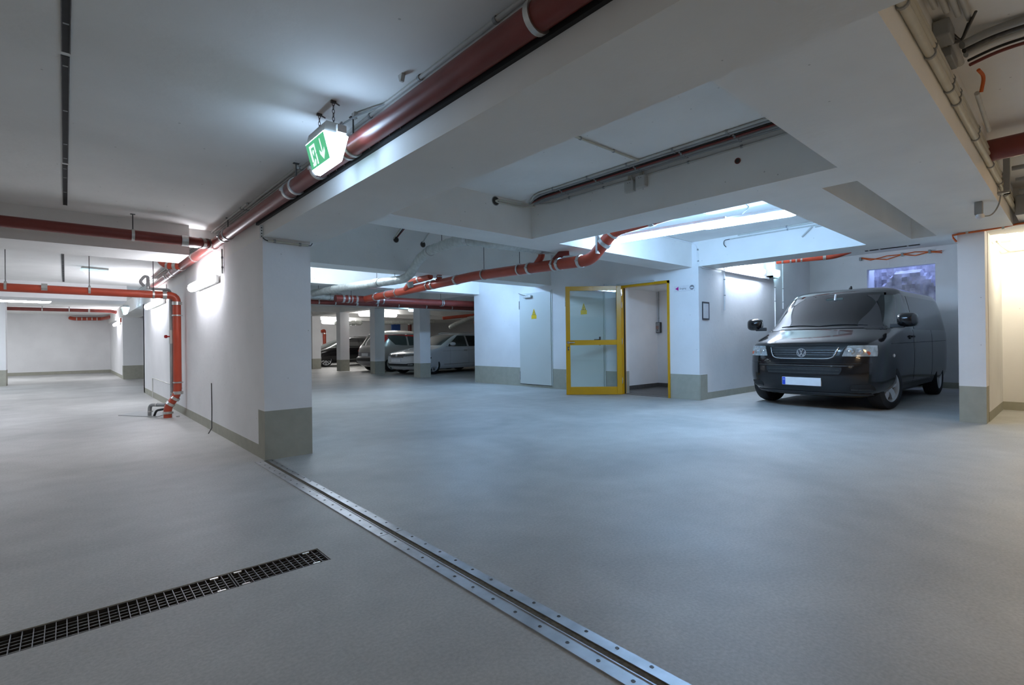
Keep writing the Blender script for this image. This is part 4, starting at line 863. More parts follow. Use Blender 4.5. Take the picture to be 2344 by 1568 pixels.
# ------------------------------------------------------------------ vehicles
def curve(tab):
    """monotone cubic through (z, value) pairs"""
    zs = [a for a, _ in tab]; vs = [b for _, b in tab]; n = len(zs)
    d = [(vs[i + 1] - vs[i]) / (zs[i + 1] - zs[i]) for i in range(n - 1)]
    mm = [d[0]] + [0 if d[i - 1] * d[i] <= 0 else 2 * d[i - 1] * d[i] / (d[i - 1] + d[i]) for i in range(1, n - 1)] + [d[-1]]
    def f(z):
        if z <= zs[0]: return vs[0]
        if z >= zs[-1]: return vs[-1]
        i = max(k for k in range(n - 1) if zs[k] <= z)
        h = zs[i + 1] - zs[i]; t = (z - zs[i]) / h
        return (1 + 2 * t) * (1 - t) ** 2 * vs[i] + t * (1 - t) ** 2 * h * mm[i] + t * t * (3 - 2 * t) * vs[i + 1] + t * t * (t - 1) * h * mm[i + 1]
    return f
class Shape:
    def __init__(s, xf, xr, w, xm, nf=14, mf=2.6, nr=18, mr=3.4, nft=None):
        s.xf, s.xr, s.w, s.xm, s.nf0, s.mf, s.nr, s.mr = curve(xf), curve(xr), curve(w), xm, nf, mf, nr, mr
        s.nf = curve(nft) if nft else (lambda z: nf)
        s.z0, s.z1 = xf[0][0], xf[-1][0]
    def front(s, y, z):
        q = min(1, abs(y) / s.w(z)); return Vector((s.xm + (s.xf(z) - s.xm) * (1 - q ** s.mf) ** (1 / s.nf(z)), y, z))
    def rear(s, y, z):
        q = min(1, abs(y) / s.w(z)); return Vector((s.xm + (s.xr(z) - s.xm) * (1 - q ** s.mr) ** (1 / s.nr), y, z))
    def side(s, x, z, g=1):
        if x >= s.xm: a, n, m = s.xf(z) - s.xm, s.nf(z), s.mf
        else: a, n, m = s.xm - s.xr(z), s.nr, s.mr
        q = min(1, abs(x - s.xm) / a); return Vector((x, g * s.w(z) * (1 - q ** n) ** (1 / m), z))
    def body(s, zs, k=12):
        R = []
        fy = [0, .14, .28, .42, .55, .67, .77, .85, .91]
        for z in zs:
            w = s.w(z); pts = [s.front(f * w, z) for f in fy]
            xa, xb = s.front(.91 * w, z).x, s.rear(.91 * w, z).x
            for i in range(1, k):
                t = 0.5 - 0.5 * math.cos(PI * i / k); t = 0.35 * t + 0.65 * (i / k)
                pts.append(s.side(xa + (xb - xa) * t, z))
            pts += [s.rear(f * w, z) for f in reversed(fy)]
            R.append(pts + [Vector((p.x, -p.y, p.z)) for p in reversed(pts[1:-1])])
        return MB().rings(R)
def patch(fn, quad, off=0.004, nu=10, nv=8, rnd=0.0, depth=0.012):
    """a plate that follows the body surface FN(a, z); QUAD = four (a, z) corners"""
    (a0, a1, a2, a3) = quad
    def P(u, v):
        if rnd:
            s_, t_ = 2 * u - 1, 2 * v - 1
            s2, t2 = s_ * math.sqrt(1 - rnd * t_ * t_ / 2), t_ * math.sqrt(1 - rnd * s_ * s_ / 2)
            u, v = (s2 + 1) / 2, (t2 + 1) / 2
        a = (1 - v) * ((1 - u) * a0[0] + u * a1[0]) + v * ((1 - u) * a3[0] + u * a2[0])
        z = (1 - v) * ((1 - u) * a0[1] + u * a1[1]) + v * ((1 - u) * a3[1] + u * a2[1])
        e = 0.004
        p = fn(a, z); n = (fn(a + e, z) - fn(a - e, z)).cross(fn(a, z + e) - fn(a, z - e))
        n = n.normalized() if n.length else Vector((1, 0, 0))
        c = Vector((p.x + 1.5, p.y, 0))
        if n.dot(c if abs(p.y) > 0.3 and abs(n.y) > abs(n.x) else Vector((p.x + 1.5, 0, 0))) < 0: n = -n
        if abs(n.y) > abs(n.x) and n.y * p.y < 0: n = -n
        return p, n
    m = MB(); top = []; bot = []
    for j in range(nv + 1):
        for i in range(nu + 1):
            p, n = P(i / nu, j / nv); top.append(p + n * off); bot.append(p - n * depth)
    N = len(top); fs = []; W = nu + 1
    for j in range(nv):
        for i in range(nu):
            a = j * W + i; fs.append((a, a + 1, a + W + 1, a + W)); fs.append((N + a, N + a + W, N + a + W + 1, N + a + 1))
    bd = [i for i in range(nu)] + [j * W + nu for j in range(nv)] + [nv * W + i for i in range(nu, 0, -1)] + [j * W for j in range(nv, 0, -1)]
    for i in range(len(bd)):
        a, b = bd[i], bd[(i + 1) % len(bd)]; fs.append((a, N + a, N + b, b))
    return m.add(top + bot, fs)
def carve(o, cuts):
    """cut the wheel arches out of the body"""
    me = bpy.data.meshes.new('cut'); mb = MB()
    for (x, y0, y1, z, r) in cuts: mb.cyl((x, y0, z), (x, y1, z), r, 40)
    c = mb.build('cut', 'black', None, smooth=False)
    md = o.modifiers.new('arch', 'BOOLEAN'); md.operation = 'DIFFERENCE'; md.object = c; md.solver = 'EXACT'; md.material_mode = 'TRANSFER'
    bpy.context.view_layer.update()
    dg = bpy.context.evaluated_depsgraph_get()
    nm = bpy.data.meshes.new_from_object(o.evaluated_get(dg)); nm.name = o.name
    o.modifiers.clear(); o.data = nm
    bpy.data.objects.remove(c)
    nm.polygons.foreach_set('use_smooth', [True] * len(nm.polygons)); nm.set_sharp_from_angle(angle=math.radians(32))
def open_faces(o, test):
    bm = bmesh.new(); bm.from_mesh(o.data)
    bmesh.ops.delete(bm, geom=[f for f in bm.faces if test(f.calc_center_median(), f.normal)], context='FACES')
    bm.to_mesh(o.data); bm.free()
def wheel(t, x, y, r, wd, rim_r, g, spokes, mat='steel', steer=0.0):
    """tyre with rim and spokes; G = +1 when the outer face looks to +y"""
    h = wd / 2
    prof = [(-h * 0.8, rim_r), (-h, rim_r + 0.02), (-h, r - 0.045), (-h * 0.86, r - 0.012), (-h * 0.55, r), (h * 0.55, r), (h * 0.86, r - 0.012), (h, r - 0.045), (h, rim_r + 0.02), (h * 0.8, rim_r)]
    ty = MB().lathe((x, y, r), Yv, prof, 44, closed=True)
    cs, sn = math.cos(steer), math.sin(steer)
    def turn(m):
        m.v = [(x + (p[0] - x) * cs - (p[1] - y) * sn, y + (p[0] - x) * sn + (p[1] - y) * cs, p[2]) for p in m.v]; return m
    w = turn(ty).build('wheel', 'black', t, world=False)
    rm = MB().lathe((x, y, r), Yv, [(-h * 0.85, rim_r), (h * 0.5, rim_r - 0.015), (h * 0.9, rim_r), (h * 0.92, rim_r + 0.008), (h * 0.80, rim_r + 0.012), (-h * 0.85, rim_r + 0.002)] if g > 0 else [(h * 0.85, rim_r), (-h * 0.5, rim_r - 0.015), (-h * 0.9, rim_r), (-h * 0.92, rim_r + 0.008), (-h * 0.80, rim_r + 0.012), (h * 0.85, rim_r + 0.002)], 40, closed=True)
    rim = turn(rm).build('rim', mat, w, world=False)
    turn(MB().cyl((x, y + g * h * 0.1, r), (x, y + g * h * 0.2, r), rim_r - 0.01, 32)).build('wheel_well', 'dsteel', w, world=False)
    sp = MB(); yo = y + g * h * 0.62
    sp.lathe((x, yo - g * 0.02, r), (0, g, 0), [(0, 0.075), (0.025, 0.07), (0.032, 0.045), (0.030, 0.001)], 24)
    n, wa, wb = spokes
    for i in range(n):
        a = 2 * PI * i / n + 0.3; dv = Vector((math.cos(a), 0, math.sin(a))); pv = Vector((-math.sin(a), 0, math.cos(a)))
        c0 = Vector((x, yo, r)); q = []
        for rad, ww, dy in ((0.05, wa, 0.0), (rim_r * 0.55, (wa + wb) / 2, 0.012), (rim_r, wb, 0.004)):
            q.append([c0 + dv * rad + pv * ww / 2 + Vector((0, g * dy, 0)), c0 + dv * rad - pv * ww / 2 + Vector((0, g * dy, 0)), c0 + dv * rad - pv * ww / 2 - Vector((0, g * 0.03, 0)), c0 + dv * rad + pv * ww / 2 - Vector((0, g * 0.03, 0))])
        sp.rings(q)
    turn(sp).build('spokes', mat, w, world=False)
    return w
def P_(t, mb, name, mat, **k): return mb.build(name, mat, t, world=False, **k)

def van():
    t = thing('van', 'black van with chrome trimmed grille parked in the bay under the light well', 'van', (9.2, 2.80, 0), PI - 0.030)
    S = Shape([(0.20, .70), (0.26, .79), (0.34, .86), (0.50, .895), (0.62, .89), (0.75, .87), (0.88, .84), (0.97, .80), (1.03, .72), (1.09, .56), (1.15, .37), (1.21, .19), (1.25, .10), (1.32, 0.0), (1.5, -.22), (1.7, -.48), (1.80, -.62), (1.86, -.74), (1.90, -.92), (1.93, -1.15), (1.955, -1.5)],
              [(0.20, -3.8), (0.3, -3.93), (0.5, -4.0), (1.0, -4.0), (1.3, -3.96), (1.6, -3.88), (1.8, -3.80), (1.86, -3.74), (1.90, -3.62), (1.93, -3.4), (1.955, -3.0)],
              [(0.20, .80), (0.28, .89), (0.45, .94), (0.75, .952), (1.1, .945), (1.22, .925), (1.4, .895), (1.6, .855), (1.75, .815), (1.82, .785), (1.87, .73), (1.91, .62), (1.935, .50), (1.955, .25)], -1.6, nft=[(.2, 13), (.9, 13), (1.05, 11), (1.25, 8), (1.955, 7.5)])
    zs = [.20, .23, .27, .32, .38, .46, .54, .62, .70, .78, .86, .92, .97, 1.0, 1.03, 1.06, 1.09, 1.12, 1.15, 1.18, 1.21, 1.25, 1.3, 1.36, 1.44, 1.52, 1.6, 1.68, 1.75, 1.80, 1.84, 1.87, 1.89, 1.91, 1.925, 1.94, 1.955]
    b = S.body(zs, 22).build('body', 'vanp', t, world=False)
    carve(b, [(0, .62, 1.1, .36, .405), (0, -1.1, -.62, .36, .405), (-3.0, .62, 1.1, .36, .405), (-3.0, -1.1, -.62, .36, .405)])
    open_faces(b, lambda c, n: 1.27 < c.z < 1.80 and abs(c.y) < 0.70 and c.x > -0.72 and n.x > 0.2)
    F, R_ = S.front, S.rear
    P_(t, patch(F, ((-.80, 1.245), (.80, 1.245), (.665, 1.815), (-.665, 1.815)), 0.004, 24, 14, 0.12, 0.003), 'windscreen', 'wglass')
    P_(t, MB().box(-0.75, 0.0, -.80, .80, 1.05, 1.22).tube([(-0.35, .38, 1.22), (-0.45, .38, 1.30)], 0.03, 8), 'dashboard', 'trimp')
    m = MB()
    for y in (.42, -.42):
        m.obox((-1.25, y, 1.1), (.10, 0, .02), (0, .25, 0), (-.05, 0, .35)); m.obox((-1.33, y, 1.55), (.05, 0, 0), (0, .13, 0), (0, 0, .10))
    P_(t, m, 'seat_backs', 'trimp', smooth=False)
    P_(t, MB().ring((-0.52, .38, 1.25), (0.8, 0, 0.6), .19, .165, .03).obox((-0.52, .38, 1.25), (.02, 0, .02), (0, .17, 0), (-.012, 0, .016)), 'steering_wheel', 'trimp')
    mr = P_(t, MB().obox((-0.50, 0.02, 1.70), (.012, 0, .004), (0, .125, 0.004), (0, 0, .033)), 'interior_mirror', 'mirror', smooth=False)
    P_(mr, MB().tube([(-.48, 0.03, 1.70), (-.50, .03, 1.77), (-.52, .03, 1.80)], 0.016, 8), 'mirror_stem', 'paper')
    for g in (1, -1):
        sd = lambda x, z, g=g: S.side(x, z, g)
        # side glass: quarter + front door, then the long dark glass
        P_(t, patch(sd, ((-.06, 1.20), (-1.13, 1.20), (-1.13, 1.755), (-.60, 1.755)), 0.003, 14, 8, 0.10), 'front_door_window', 'gglass')
        P_(t, patch(sd, ((-1.20, 1.20), (-3.80, 1.20), (-3.68, 1.755), (-1.20, 1.755)), 0.003, 24, 8, 0.06), 'rear_side_window', 'dglass')
        P_(t, patch(sd, ((0.12, 1.20), (-0.06, 1.19), (-.60, 1.765), (-.66, 1.765)), 0.005, 6, 10), 'pillar_trim', 'trimp')
        P_(t, patch(sd, ((-1.13, .36), (-1.14, .36), (-1.14, 1.19), (-1.13, 1.19)), 0.0015, 1, 10), 'door_gap', 'black')
        P_(t, patch(sd, ((-2.36, .36), (-2.37, .36), (-2.37, 1.19), (-2.36, 1.19)), 0.0015, 1, 10), 'door_gap', 'black')
        P_(t, patch(sd, ((.10, .98), (-3.5, 1.005), (-3.5, 1.0), (.10, .972)), 0.002, 24, 1), 'crease_shade', 'black')  # black line painted for the shade along the crease
        P_(t, patch(sd, ((-.42, .36), (-2.58, .36), (-2.58, .27), (-.42, .27)), 0.012, 16, 3), 'side_skirt', 'trimp')
        h = S.side(-.98, 1.08, g); P_(t, MB().obox((h.x, h.y + g * .022, h.z), (.085, 0, 0), (0, .012, 0), (0, 0, .014)).obox((h.x + .1, h.y + g * .004, h.z - .01), (.03, 0, 0), (0, .006, 0), (0, 0, .03)), 'door_handle', 'black', bevel=0.004)
        i_ = S.side(.02, .80, g); P_(t, MB().lathe((i_.x, i_.y, i_.z), (0, g, 0), [(-.01, .026), (.006, .026), (.013, .014), (.014, .001)], 18), 'side_repeater', 'paper')
        # mirrors
        mo = P_(t, MB().obox((-.02, g * .985, 1.24), (.03, 0, 0), (0, .09, 0), (0, 0, .03)), 'mirror_arm', 'trimp', bevel=0.012)
        hb = MB()
        R2 = []
        for dx, k in ((-.075, .82), (-.06, .97), (.0, 1.0), (.05, .9), (.085, .55), (.095, .2)):
            R2.append([Vector((-.03 + dx, g * 1.10 + .125 * k * math.copysign(abs(math.cos(a)) ** .6, math.cos(a)), 1.325 + .105 * k * math.copysign(abs(math.sin(a)) ** .6, math.sin(a)))) for a in [2 * PI * j / 24 for j in range(24)]])
        P_(mo, hb.rings(R2), 'mirror_housing', 'vanp'); P_(mo, MB().box(-.112, -.106, g * 1.10 - .1, g * 1.10 + .1, 1.24, 1.41), 'mirror_glass', 'mirror', smooth=False)
        # headlamps
        fr = lambda y, z, g=g: S.front(g * y, z)
        hl = P_(t, patch(fr, ((.515, .80), (.885, .80), (.875, .955), (.575, .955)), 0.006, 14, 8, 0.10), 'headlamp', 'lamp_gl', sharp=60)
        for yy, rr in ((.60, .058), (.71, .05)):
            c = S.front(g * yy, .875); P_(hl, MB().lathe((c.x - .012, c.y, c.z), (1, g * .12, 0), [(0, rr), (.022, rr), (.022, rr * .86), (.012, rr * .4), (.026, .001)], 24), 'reflector', 'chrome')
        c = S.front(g * .80, .845); P_(hl, MB().lathe((c.x - .004, c.y, c.z), (1, g * .5, 0), [(0, .03), (.012, .028), (.014, .001)], 18), 'indicator_bulb', 'amber')
        P_(t, patch(fr, ((.60, .31), (.86, .31), (.84, .40), (.62, .40)), 0.003, 8, 4, 0.3), 'fog_lamp_recess', 'black')
        P_(t, patch(fr, ((.615, .322), (.83, .322), (.80, .328), (.62, .334)), 0.010, 6, 1), 'recess_edge', 'dsteel')
    # grille
    P_(t, patch(F, ((-.37, .775), (.37, .775), (.465, .925), (-.465, .925)), 0.003, 20, 8, 0.12), 'grille', 'black')
    for z in (.815, .850, .885):
        k = .40 + (z - .775) * .55
        P_(t, patch(F, ((-k, z), (k, z), (k, z + .006), (-k, z + .006)), 0.014, 20, 1), 'grille_bar', 'dsteel')
    tr = [F(-.475, .930), F(-.462, .90), F(-.44, .83), F(-.415, .79), F(-.36, .768)] + [F(y, .765) for y in (-.28, -.15, 0, .15, .28)] + [F(.36, .768), F(.415, .79), F(.44, .83), F(.462, .90), F(.475, .930)]
    P_(t, MB().tube(fillet([p + Vector((.008, 0, 0)) for p in tr], .03, 3), 0.009, 8), 'chrome_surround', 'chrome')
    P_(t, patch(F, ((-.44, .955), (.44, .955), (.43, .965), (-.43, .965)), 0.004, 20, 2), 'bonnet_edge_strip', 'vanp')
    ec = F(0, .853) + Vector((.018, 0, 0)); er = .066
    e = P_(t, MB().ring(ec, Xv, er, er * .88, .014, 32).cyl(ec - Vector((.012, 0, 0)), ec - Vector((.004, 0, 0)), er * .9, 28), 'emblem', 'chrome')
    m = MB()
    def bar(a, b_):
        a, b_ = Vector((0, a[0] * er, a[1] * er)), Vector((0, b_[0] * er, b_[1] * er)); d = (b_ - a); s_ = Vector((0, -d.z, d.y)).normalized() * .0058
        m.obox(ec + (a + b_) / 2, (.006, 0, 0), d / 2, s_)
    for g in (1, -1):
        bar((g * .36, .84), (g * .03, .10))
        bar((g * .82, .30), (g * .34, -.78)); bar((g * .34, -.78), (g * .02, -.06))
    P_(e, m, 'emblem_letters', 'chrome', smooth=False)
    P_(e, MB().cyl(ec - Vector((.002, 0, 0)), ec - Vector((.001, 0, 0)), er * .87, 28), 'emblem_field', 'ink')
    # bumper
    P_(t, patch(F, ((-.50, .535), (.50, .535), (.535, .645), (-.535, .645)), 0.003, 20, 6, 0.12), 'lower_intake', 'black')
    for z in (.552, .60): P_(t, patch(F, ((-.49, z), (.49, z), (.49, z + .006), (-.49, z + .006)), 0.012, 20, 1), 'intake_bar', 'dsteel')
    P_(t, patch(F, ((-.66, .66), (.66, .66), (.66, .668), (-.66, .668)), 0.006, 20, 1), 'bumper_strip', 'dsteel')
    P_(t, patch(F, ((-.84, .70), (.84, .70), (.84, .704), (-.84, .704)), 0.002, 24, 1), 'bumper_gap', 'black')
    P_(t, patch(F, ((-.80, .235), (.80, .235), (.80, .262), (-.80, .262)), 0.012, 24, 2), 'bumper_lip', 'trimp')
    pc = F(0, .425).x + 0.012
    pl = P_(t, MB().box(pc - .03, pc, -.27, .27, .362, .482), 'licence_plate', 'paper', smooth=False, bevel=0.003)
    P_(pl, MB().box(pc, pc + .0015, -.266, -.222, .366, .478), 'plate_stripe', 'blue', smooth=False)
    P_(pl, MB().ring((pc + .002, -.244, .445), Xv, .013, .010, .001, 16), 'plate_star_ring', 'paper')
    # wipers, antenna
    m = MB()
    for y0, y1 in ((.62, -.02), (-.02, -.62)):
        m.tube([F(y0 + (y1 - y0) * k / 8, 1.262 + .02 * math.sin(PI * k / 8)) + Vector((.018, 0, 0)) for k in range(9)], .008, 6)
    P_(t, m, 'wipers', 'black')
    P_(t, patch(F, ((-.84, 1.215), (.84, 1.215), (.82, 1.243), (-.82, 1.243)), 0.008, 24, 2), 'cowl', 'trimp')
    P_(t, MB().lathe((-1.35, .0, 1.935), (-.55, 0, .84), [(0, .03), (.03, .026), (.07, .014), (.085, .002)], 14), 'roof_antenna', 'black')
    for x in (0, -3.0):
        for g in (1, -1): wheel(t, x, g * (.82 if x == 0 else .83), .335, .215, .212, g, (5, .085, .11), 'wheelp', -0.20 if x == 0 else 0.0)
    P_(t, MB().box(-3.6, .45, -.55, .55, .20, .30), 'underbody', 'black', smooth=False)
    return t
van()

def car(name, label, loc, rz, S, zs, paint, wb, r, rim, spokes, arch, k=18):
    t = thing(name, label, 'car', loc, rz)
    b = S.body(zs, k).build('body', paint, t, world=False)
    w0 = S.w(.5)
    carve(b, [(0, w0 - .28, 1.3, r, arch), (0, -1.3, -w0 + .28, r, arch), (-wb, w0 - .28, 1.3, r, arch), (-wb, -1.3, -w0 + .28, r, arch)])
    for x in (0, -wb):
        for g in (1, -1): wheel(t, x, g * (w0 - .115), r, .22, rim, g, spokes, 'wheelp')
    P_(t, MB().box(-wb - .4, .4, -.6, .6, .17, .3), 'underbody', 'black', smooth=False)
    return t
# white estate car
def estate():
    S = Shape([(.18, .72), (.24, .80), (.34, .87), (.46, .89), (.58, .88), (.68, .84), (.74, .74), (.79, .52), (.84, .22), (.88, -.04), (.92, -.25), (.97, -.45), (1.05, -.60), (1.2, -.90), (1.33, -1.20), (1.39, -1.42), (1.43, -1.72), (1.455, -2.1)],
              [(.18, -3.55), (.3, -3.78), (.5, -3.86), (.8, -3.84), (.95, -3.78), (1.1, -3.66), (1.3, -3.44), (1.39, -3.3), (1.43, -3.1), (1.455, -2.7)],
              [(.18, .80), (.28, .88), (.5, .915), (.72, .916), (.84, .90), (.92, .885), (.97, .86), (1.1, .80), (1.25, .73), (1.35, .67), (1.40, .60), (1.435, .48), (1.455, .25)], -1.5, 11, 2.4, 14, 3.0)
    zs = [.18, .21, .25, .30, .36, .43, .5, .57, .63, .68, .71, .74, .765, .79, .815, .84, .86, .88, .90, .92, .945, .97, 1.0, 1.05, 1.12, 1.2, 1.27, 1.33, 1.37, 1.40, 1.42, 1.435, 1.447, 1.455]
    t = car('estate_car', 'white estate car with a chrome barred grille parked behind the slim columns', (9.36, 15.72, 0), PI + .135, S, zs, 'whitep', 2.79, .33, .225, (10, .03, .04), .375)
    F = S.front
    P_(t, patch(F, ((-.66, 1.0), (.66, 1.0), (.52, 1.375), (-.52, 1.375)), .004, 18, 10, .12), 'windscreen', 'gglass')
    for g in (1, -1):
        sd = lambda x, z, g=g: S.side(x, z, g); fr = lambda y, z, g=g: S.front(g * y, z)
        P_(t, patch(sd, ((-.72, .975), (-1.66, .955), (-1.66, 1.345), (-1.32, 1.345)), .003, 12, 8, .10), 'front_door_window', 'gglass')
        P_(t, patch(sd, ((-1.74, .955), (-2.62, .955), (-2.62, 1.345), (-1.74, 1.345)), .003, 12, 8, .04), 'rear_door_window', 'dglass')
        P_(t, patch(sd, ((-2.68, .955), (-3.45, .99), (-3.18, 1.33), (-2.68, 1.345)), .003, 10, 8, .10), 'quarter_window', 'dglass')
        P_(t, patch(sd, ((-.64, .965), (-3.48, .950), (-3.48, .938), (-.64, .953)), .004, 24, 1), 'window_trim', 'chrome')
        for x in (-.78, -1.70, -2.60): P_(t, patch(sd, ((x, .30), (x - .006, .30), (x - .006, .94), (x, .94)), .001, 1, 10), 'door_gap', 'print_grey')
        P_(t, patch(sd, ((-.45, .80), (-3.6, .845), (-3.6, .838), (-.45, .793)), .001, 24, 1), 'crease_shade', 'print_grey')  # grey line painted where the crease would be in shade
        P_(t, patch(sd, ((-.5, .34), (-2.4, .36), (-2.4, .345), (-.5, .325)), .003, 16, 1), 'sill_trim', 'chrome')
        for x in (-1.52, -2.44): 
            h = S.side(x, .815, g); P_(t, MB().obox((h.x, h.y + g * .02, h.z), (.085, 0, 0), (0, .01, 0), (0, 0, .013)), 'door_handle', 'chrome', bevel=.004)
        mm = P_(t, MB().obox((-.80, g * .93, 1.0), (.03, 0, 0), (0, .06, .015), (0, 0, .015)), 'mirror_arm', 'trimp')
        R2 = [[Vector((-.80 + dx, g * 1.02 + .105 * kk * math.cos(a), 1.045 + .07 * kk * math.sin(a))) for a in [2 * PI * j / 18 for j in range(18)]] for dx, kk in ((-.06, .9), (0, 1), (.05, .85), (.085, .4))]
        P_(mm, MB().rings(R2), 'mirror_housing', 'whitep')
        P_(t, patch(fr, ((.36, .625), (.80, .66), (.83, .745), (.38, .70)), .006, 12, 6, .10), 'headlamp', 'lamp_gl')
        P_(t, patch(fr, ((.40, .65), (.78, .685), (.79, .70), (.40, .665)), .010, 10, 2), 'headlamp_bar', 'dsteel')
        P_(t, patch(fr, ((.48, .335), (.80, .335), (.78, .415), (.50, .395)), .004, 8, 4, .2), 'fog_lamp_recess', 'black')
        P_(t, patch(fr, ((.52, .345), (.70, .345), (.70, .385), (.54, .38)), .008, 6, 3, .3), 'fog_lamp', 'lamp_gl')
    P_(t, patch(F, ((-.35, .60), (.35, .60), (.37, .71), (-.37, .71)), .003, 14, 4), 'grille', 'black')
    for z in (.615, .645, .675, .70): P_(t, patch(F, ((-.36, z), (.36, z), (.36, z + .010), (-.36, z + .010)), .012, 14, 1), 'grille_bar', 'chrome')
    ec = F(0, .66) + Vector((.016, 0, 0))
    e = P_(t, MB().ring(ec, Xv, .055, .046, .014, 26).cyl(ec - Vector((.01, 0, 0)), ec - Vector((.003, 0, 0)), .048, 24), 'emblem', 'chrome')
    P_(t, patch(F, ((-.75, .285), (.75, .285), (.70, .385), (-.70, .385)), .002, 18, 4, .1), 'lower_intake', 'black')
    P_(t, patch(F, ((-.78, .30), (.78, .30), (.78, .318), (-.78, .318)), .008, 18, 1), 'bumper_trim', 'chrome')
    px = F(0, .50).x + .01
    P_(t, MB().box(px - .02, px, -.26, .26, .445, .555), 'licence_plate', 'paper', smooth=False)
    for g in (1, -1): P_(t, MB().tube([(-1.55, g * .60, 1.435), (-1.7, g * .60, 1.47), (-3.0, g * .57, 1.465), (-3.12, g * .56, 1.43)], .014, 8), 'roof_rail', 'whitep')
estate()
def mpv():
    # nose towards +x; the tail is what shows
    S = Shape([(.2, .62), (.3, .74), (.5, .80), (.7, .76), (.85, .62), (.95, .30), (1.02, .02), (1.1, -.18), (1.25, -.50), (1.42, -.95), (1.5, -1.2), (1.56, -1.5), (1.60, -1.9)],
              [(.2, -3.25), (.3, -3.38), (.42, -3.46), (.52, -3.46), (.60, -3.38), (.8, -3.37), (.95, -3.33), (1.05, -3.24), (1.2, -3.14), (1.4, -3.02), (1.5, -2.93), (1.56, -2.75), (1.60, -2.4)],
              [(.2, .80), (.3, .87), (.6, .905), (.9, .90), (1.02, .87), (1.2, .81), (1.4, .73), (1.5, .66), (1.56, .52), (1.60, .3)], -1.4, 11, 2.5, 16, 3.2)
    zs = [.2, .25, .3, .36, .42, .47, .52, .56, .60, .68, .76, .85, .92, .98, 1.03, 1.08, 1.15, 1.25, 1.35, 1.42, 1.47, 1.51, 1.545, 1.575, 1.60]
    t = car('people_carrier', 'silver people carrier seen from behind between two slim columns', (12.02, 18.42, 0), 0.02, S, zs, 'silver', 2.70, .32, .21, (5, .06, .07), .365)
    R_ = S.rear
    P_(t, patch(R_, ((-.62, 1.02), (.62, 1.02), (.52, 1.44), (-.52, 1.44)), .004, 14, 8, .12), 'rear_window', 'gglass')
    P_(t, patch(R_, ((-.80, .25), (.80, .25), (.80, .42), (-.80, .42)), .006, 18, 4), 'bumper_skirt', 'print_grey')
    P_(t, patch(R_, ((-.86, .42), (.86, .42), (.86, .56), (-.86, .56)), .008, 18, 4), 'bumper', 'trimp')
    P_(t, patch(R_, ((-.62, .58), (.62, .58), (.62, .76), (-.62, .76)), .002, 12, 4), 'number_recess', 'print_grey')
    x = R_(0, .67).x - .01
    P_(t, MB().box(x, x + .02, -.26, .26, .615, .725), 'licence_plate', 'paper', smooth=False)
    for g in (1, -1):
        sd = lambda x, z, g=g: S.side(x, z, g); rr = lambda y, z, g=g: S.rear(g * y, z)
        P_(t, patch(rr, ((.70, .82), (.88, .80), (.74, 1.42), (.62, 1.42)), .006, 6, 10, .1), 'tail_lamp', 'redlens')
        P_(t, patch(sd, ((-.15, 1.02), (-1.0, 1.0), (-1.0, 1.45), (-.85, 1.45)), .003, 10, 8, .1), 'front_door_window', 'gglass')
        P_(t, patch(sd, ((-1.08, 1.0), (-1.95, 1.0), (-1.95, 1.46), (-1.08, 1.46)), .003, 10, 8, .05), 'rear_door_window', 'gglass')
        P_(t, patch(sd, ((-2.02, 1.0), (-2.55, 1.03), (-2.90, 1.40), (-2.02, 1.46)), .003, 10, 8, .16), 'quarter_window', 'gglass')
        for x in (-.30, -1.04, -1.98): P_(t, patch(sd, ((x, .32), (x - .006, .32), (x - .006, .98), (x, .98)), .001, 1, 8), 'door_gap', 'print_grey')
        for x in (-.9, -1.85):
            h = S.side(x, .88, g); P_(t, MB().obox((h.x, h.y + g * .018, h.z), (.08, 0, 0), (0, .01, 0), (0, 0, .016)), 'door_handle', 'silver', bevel=.004)
mpv()
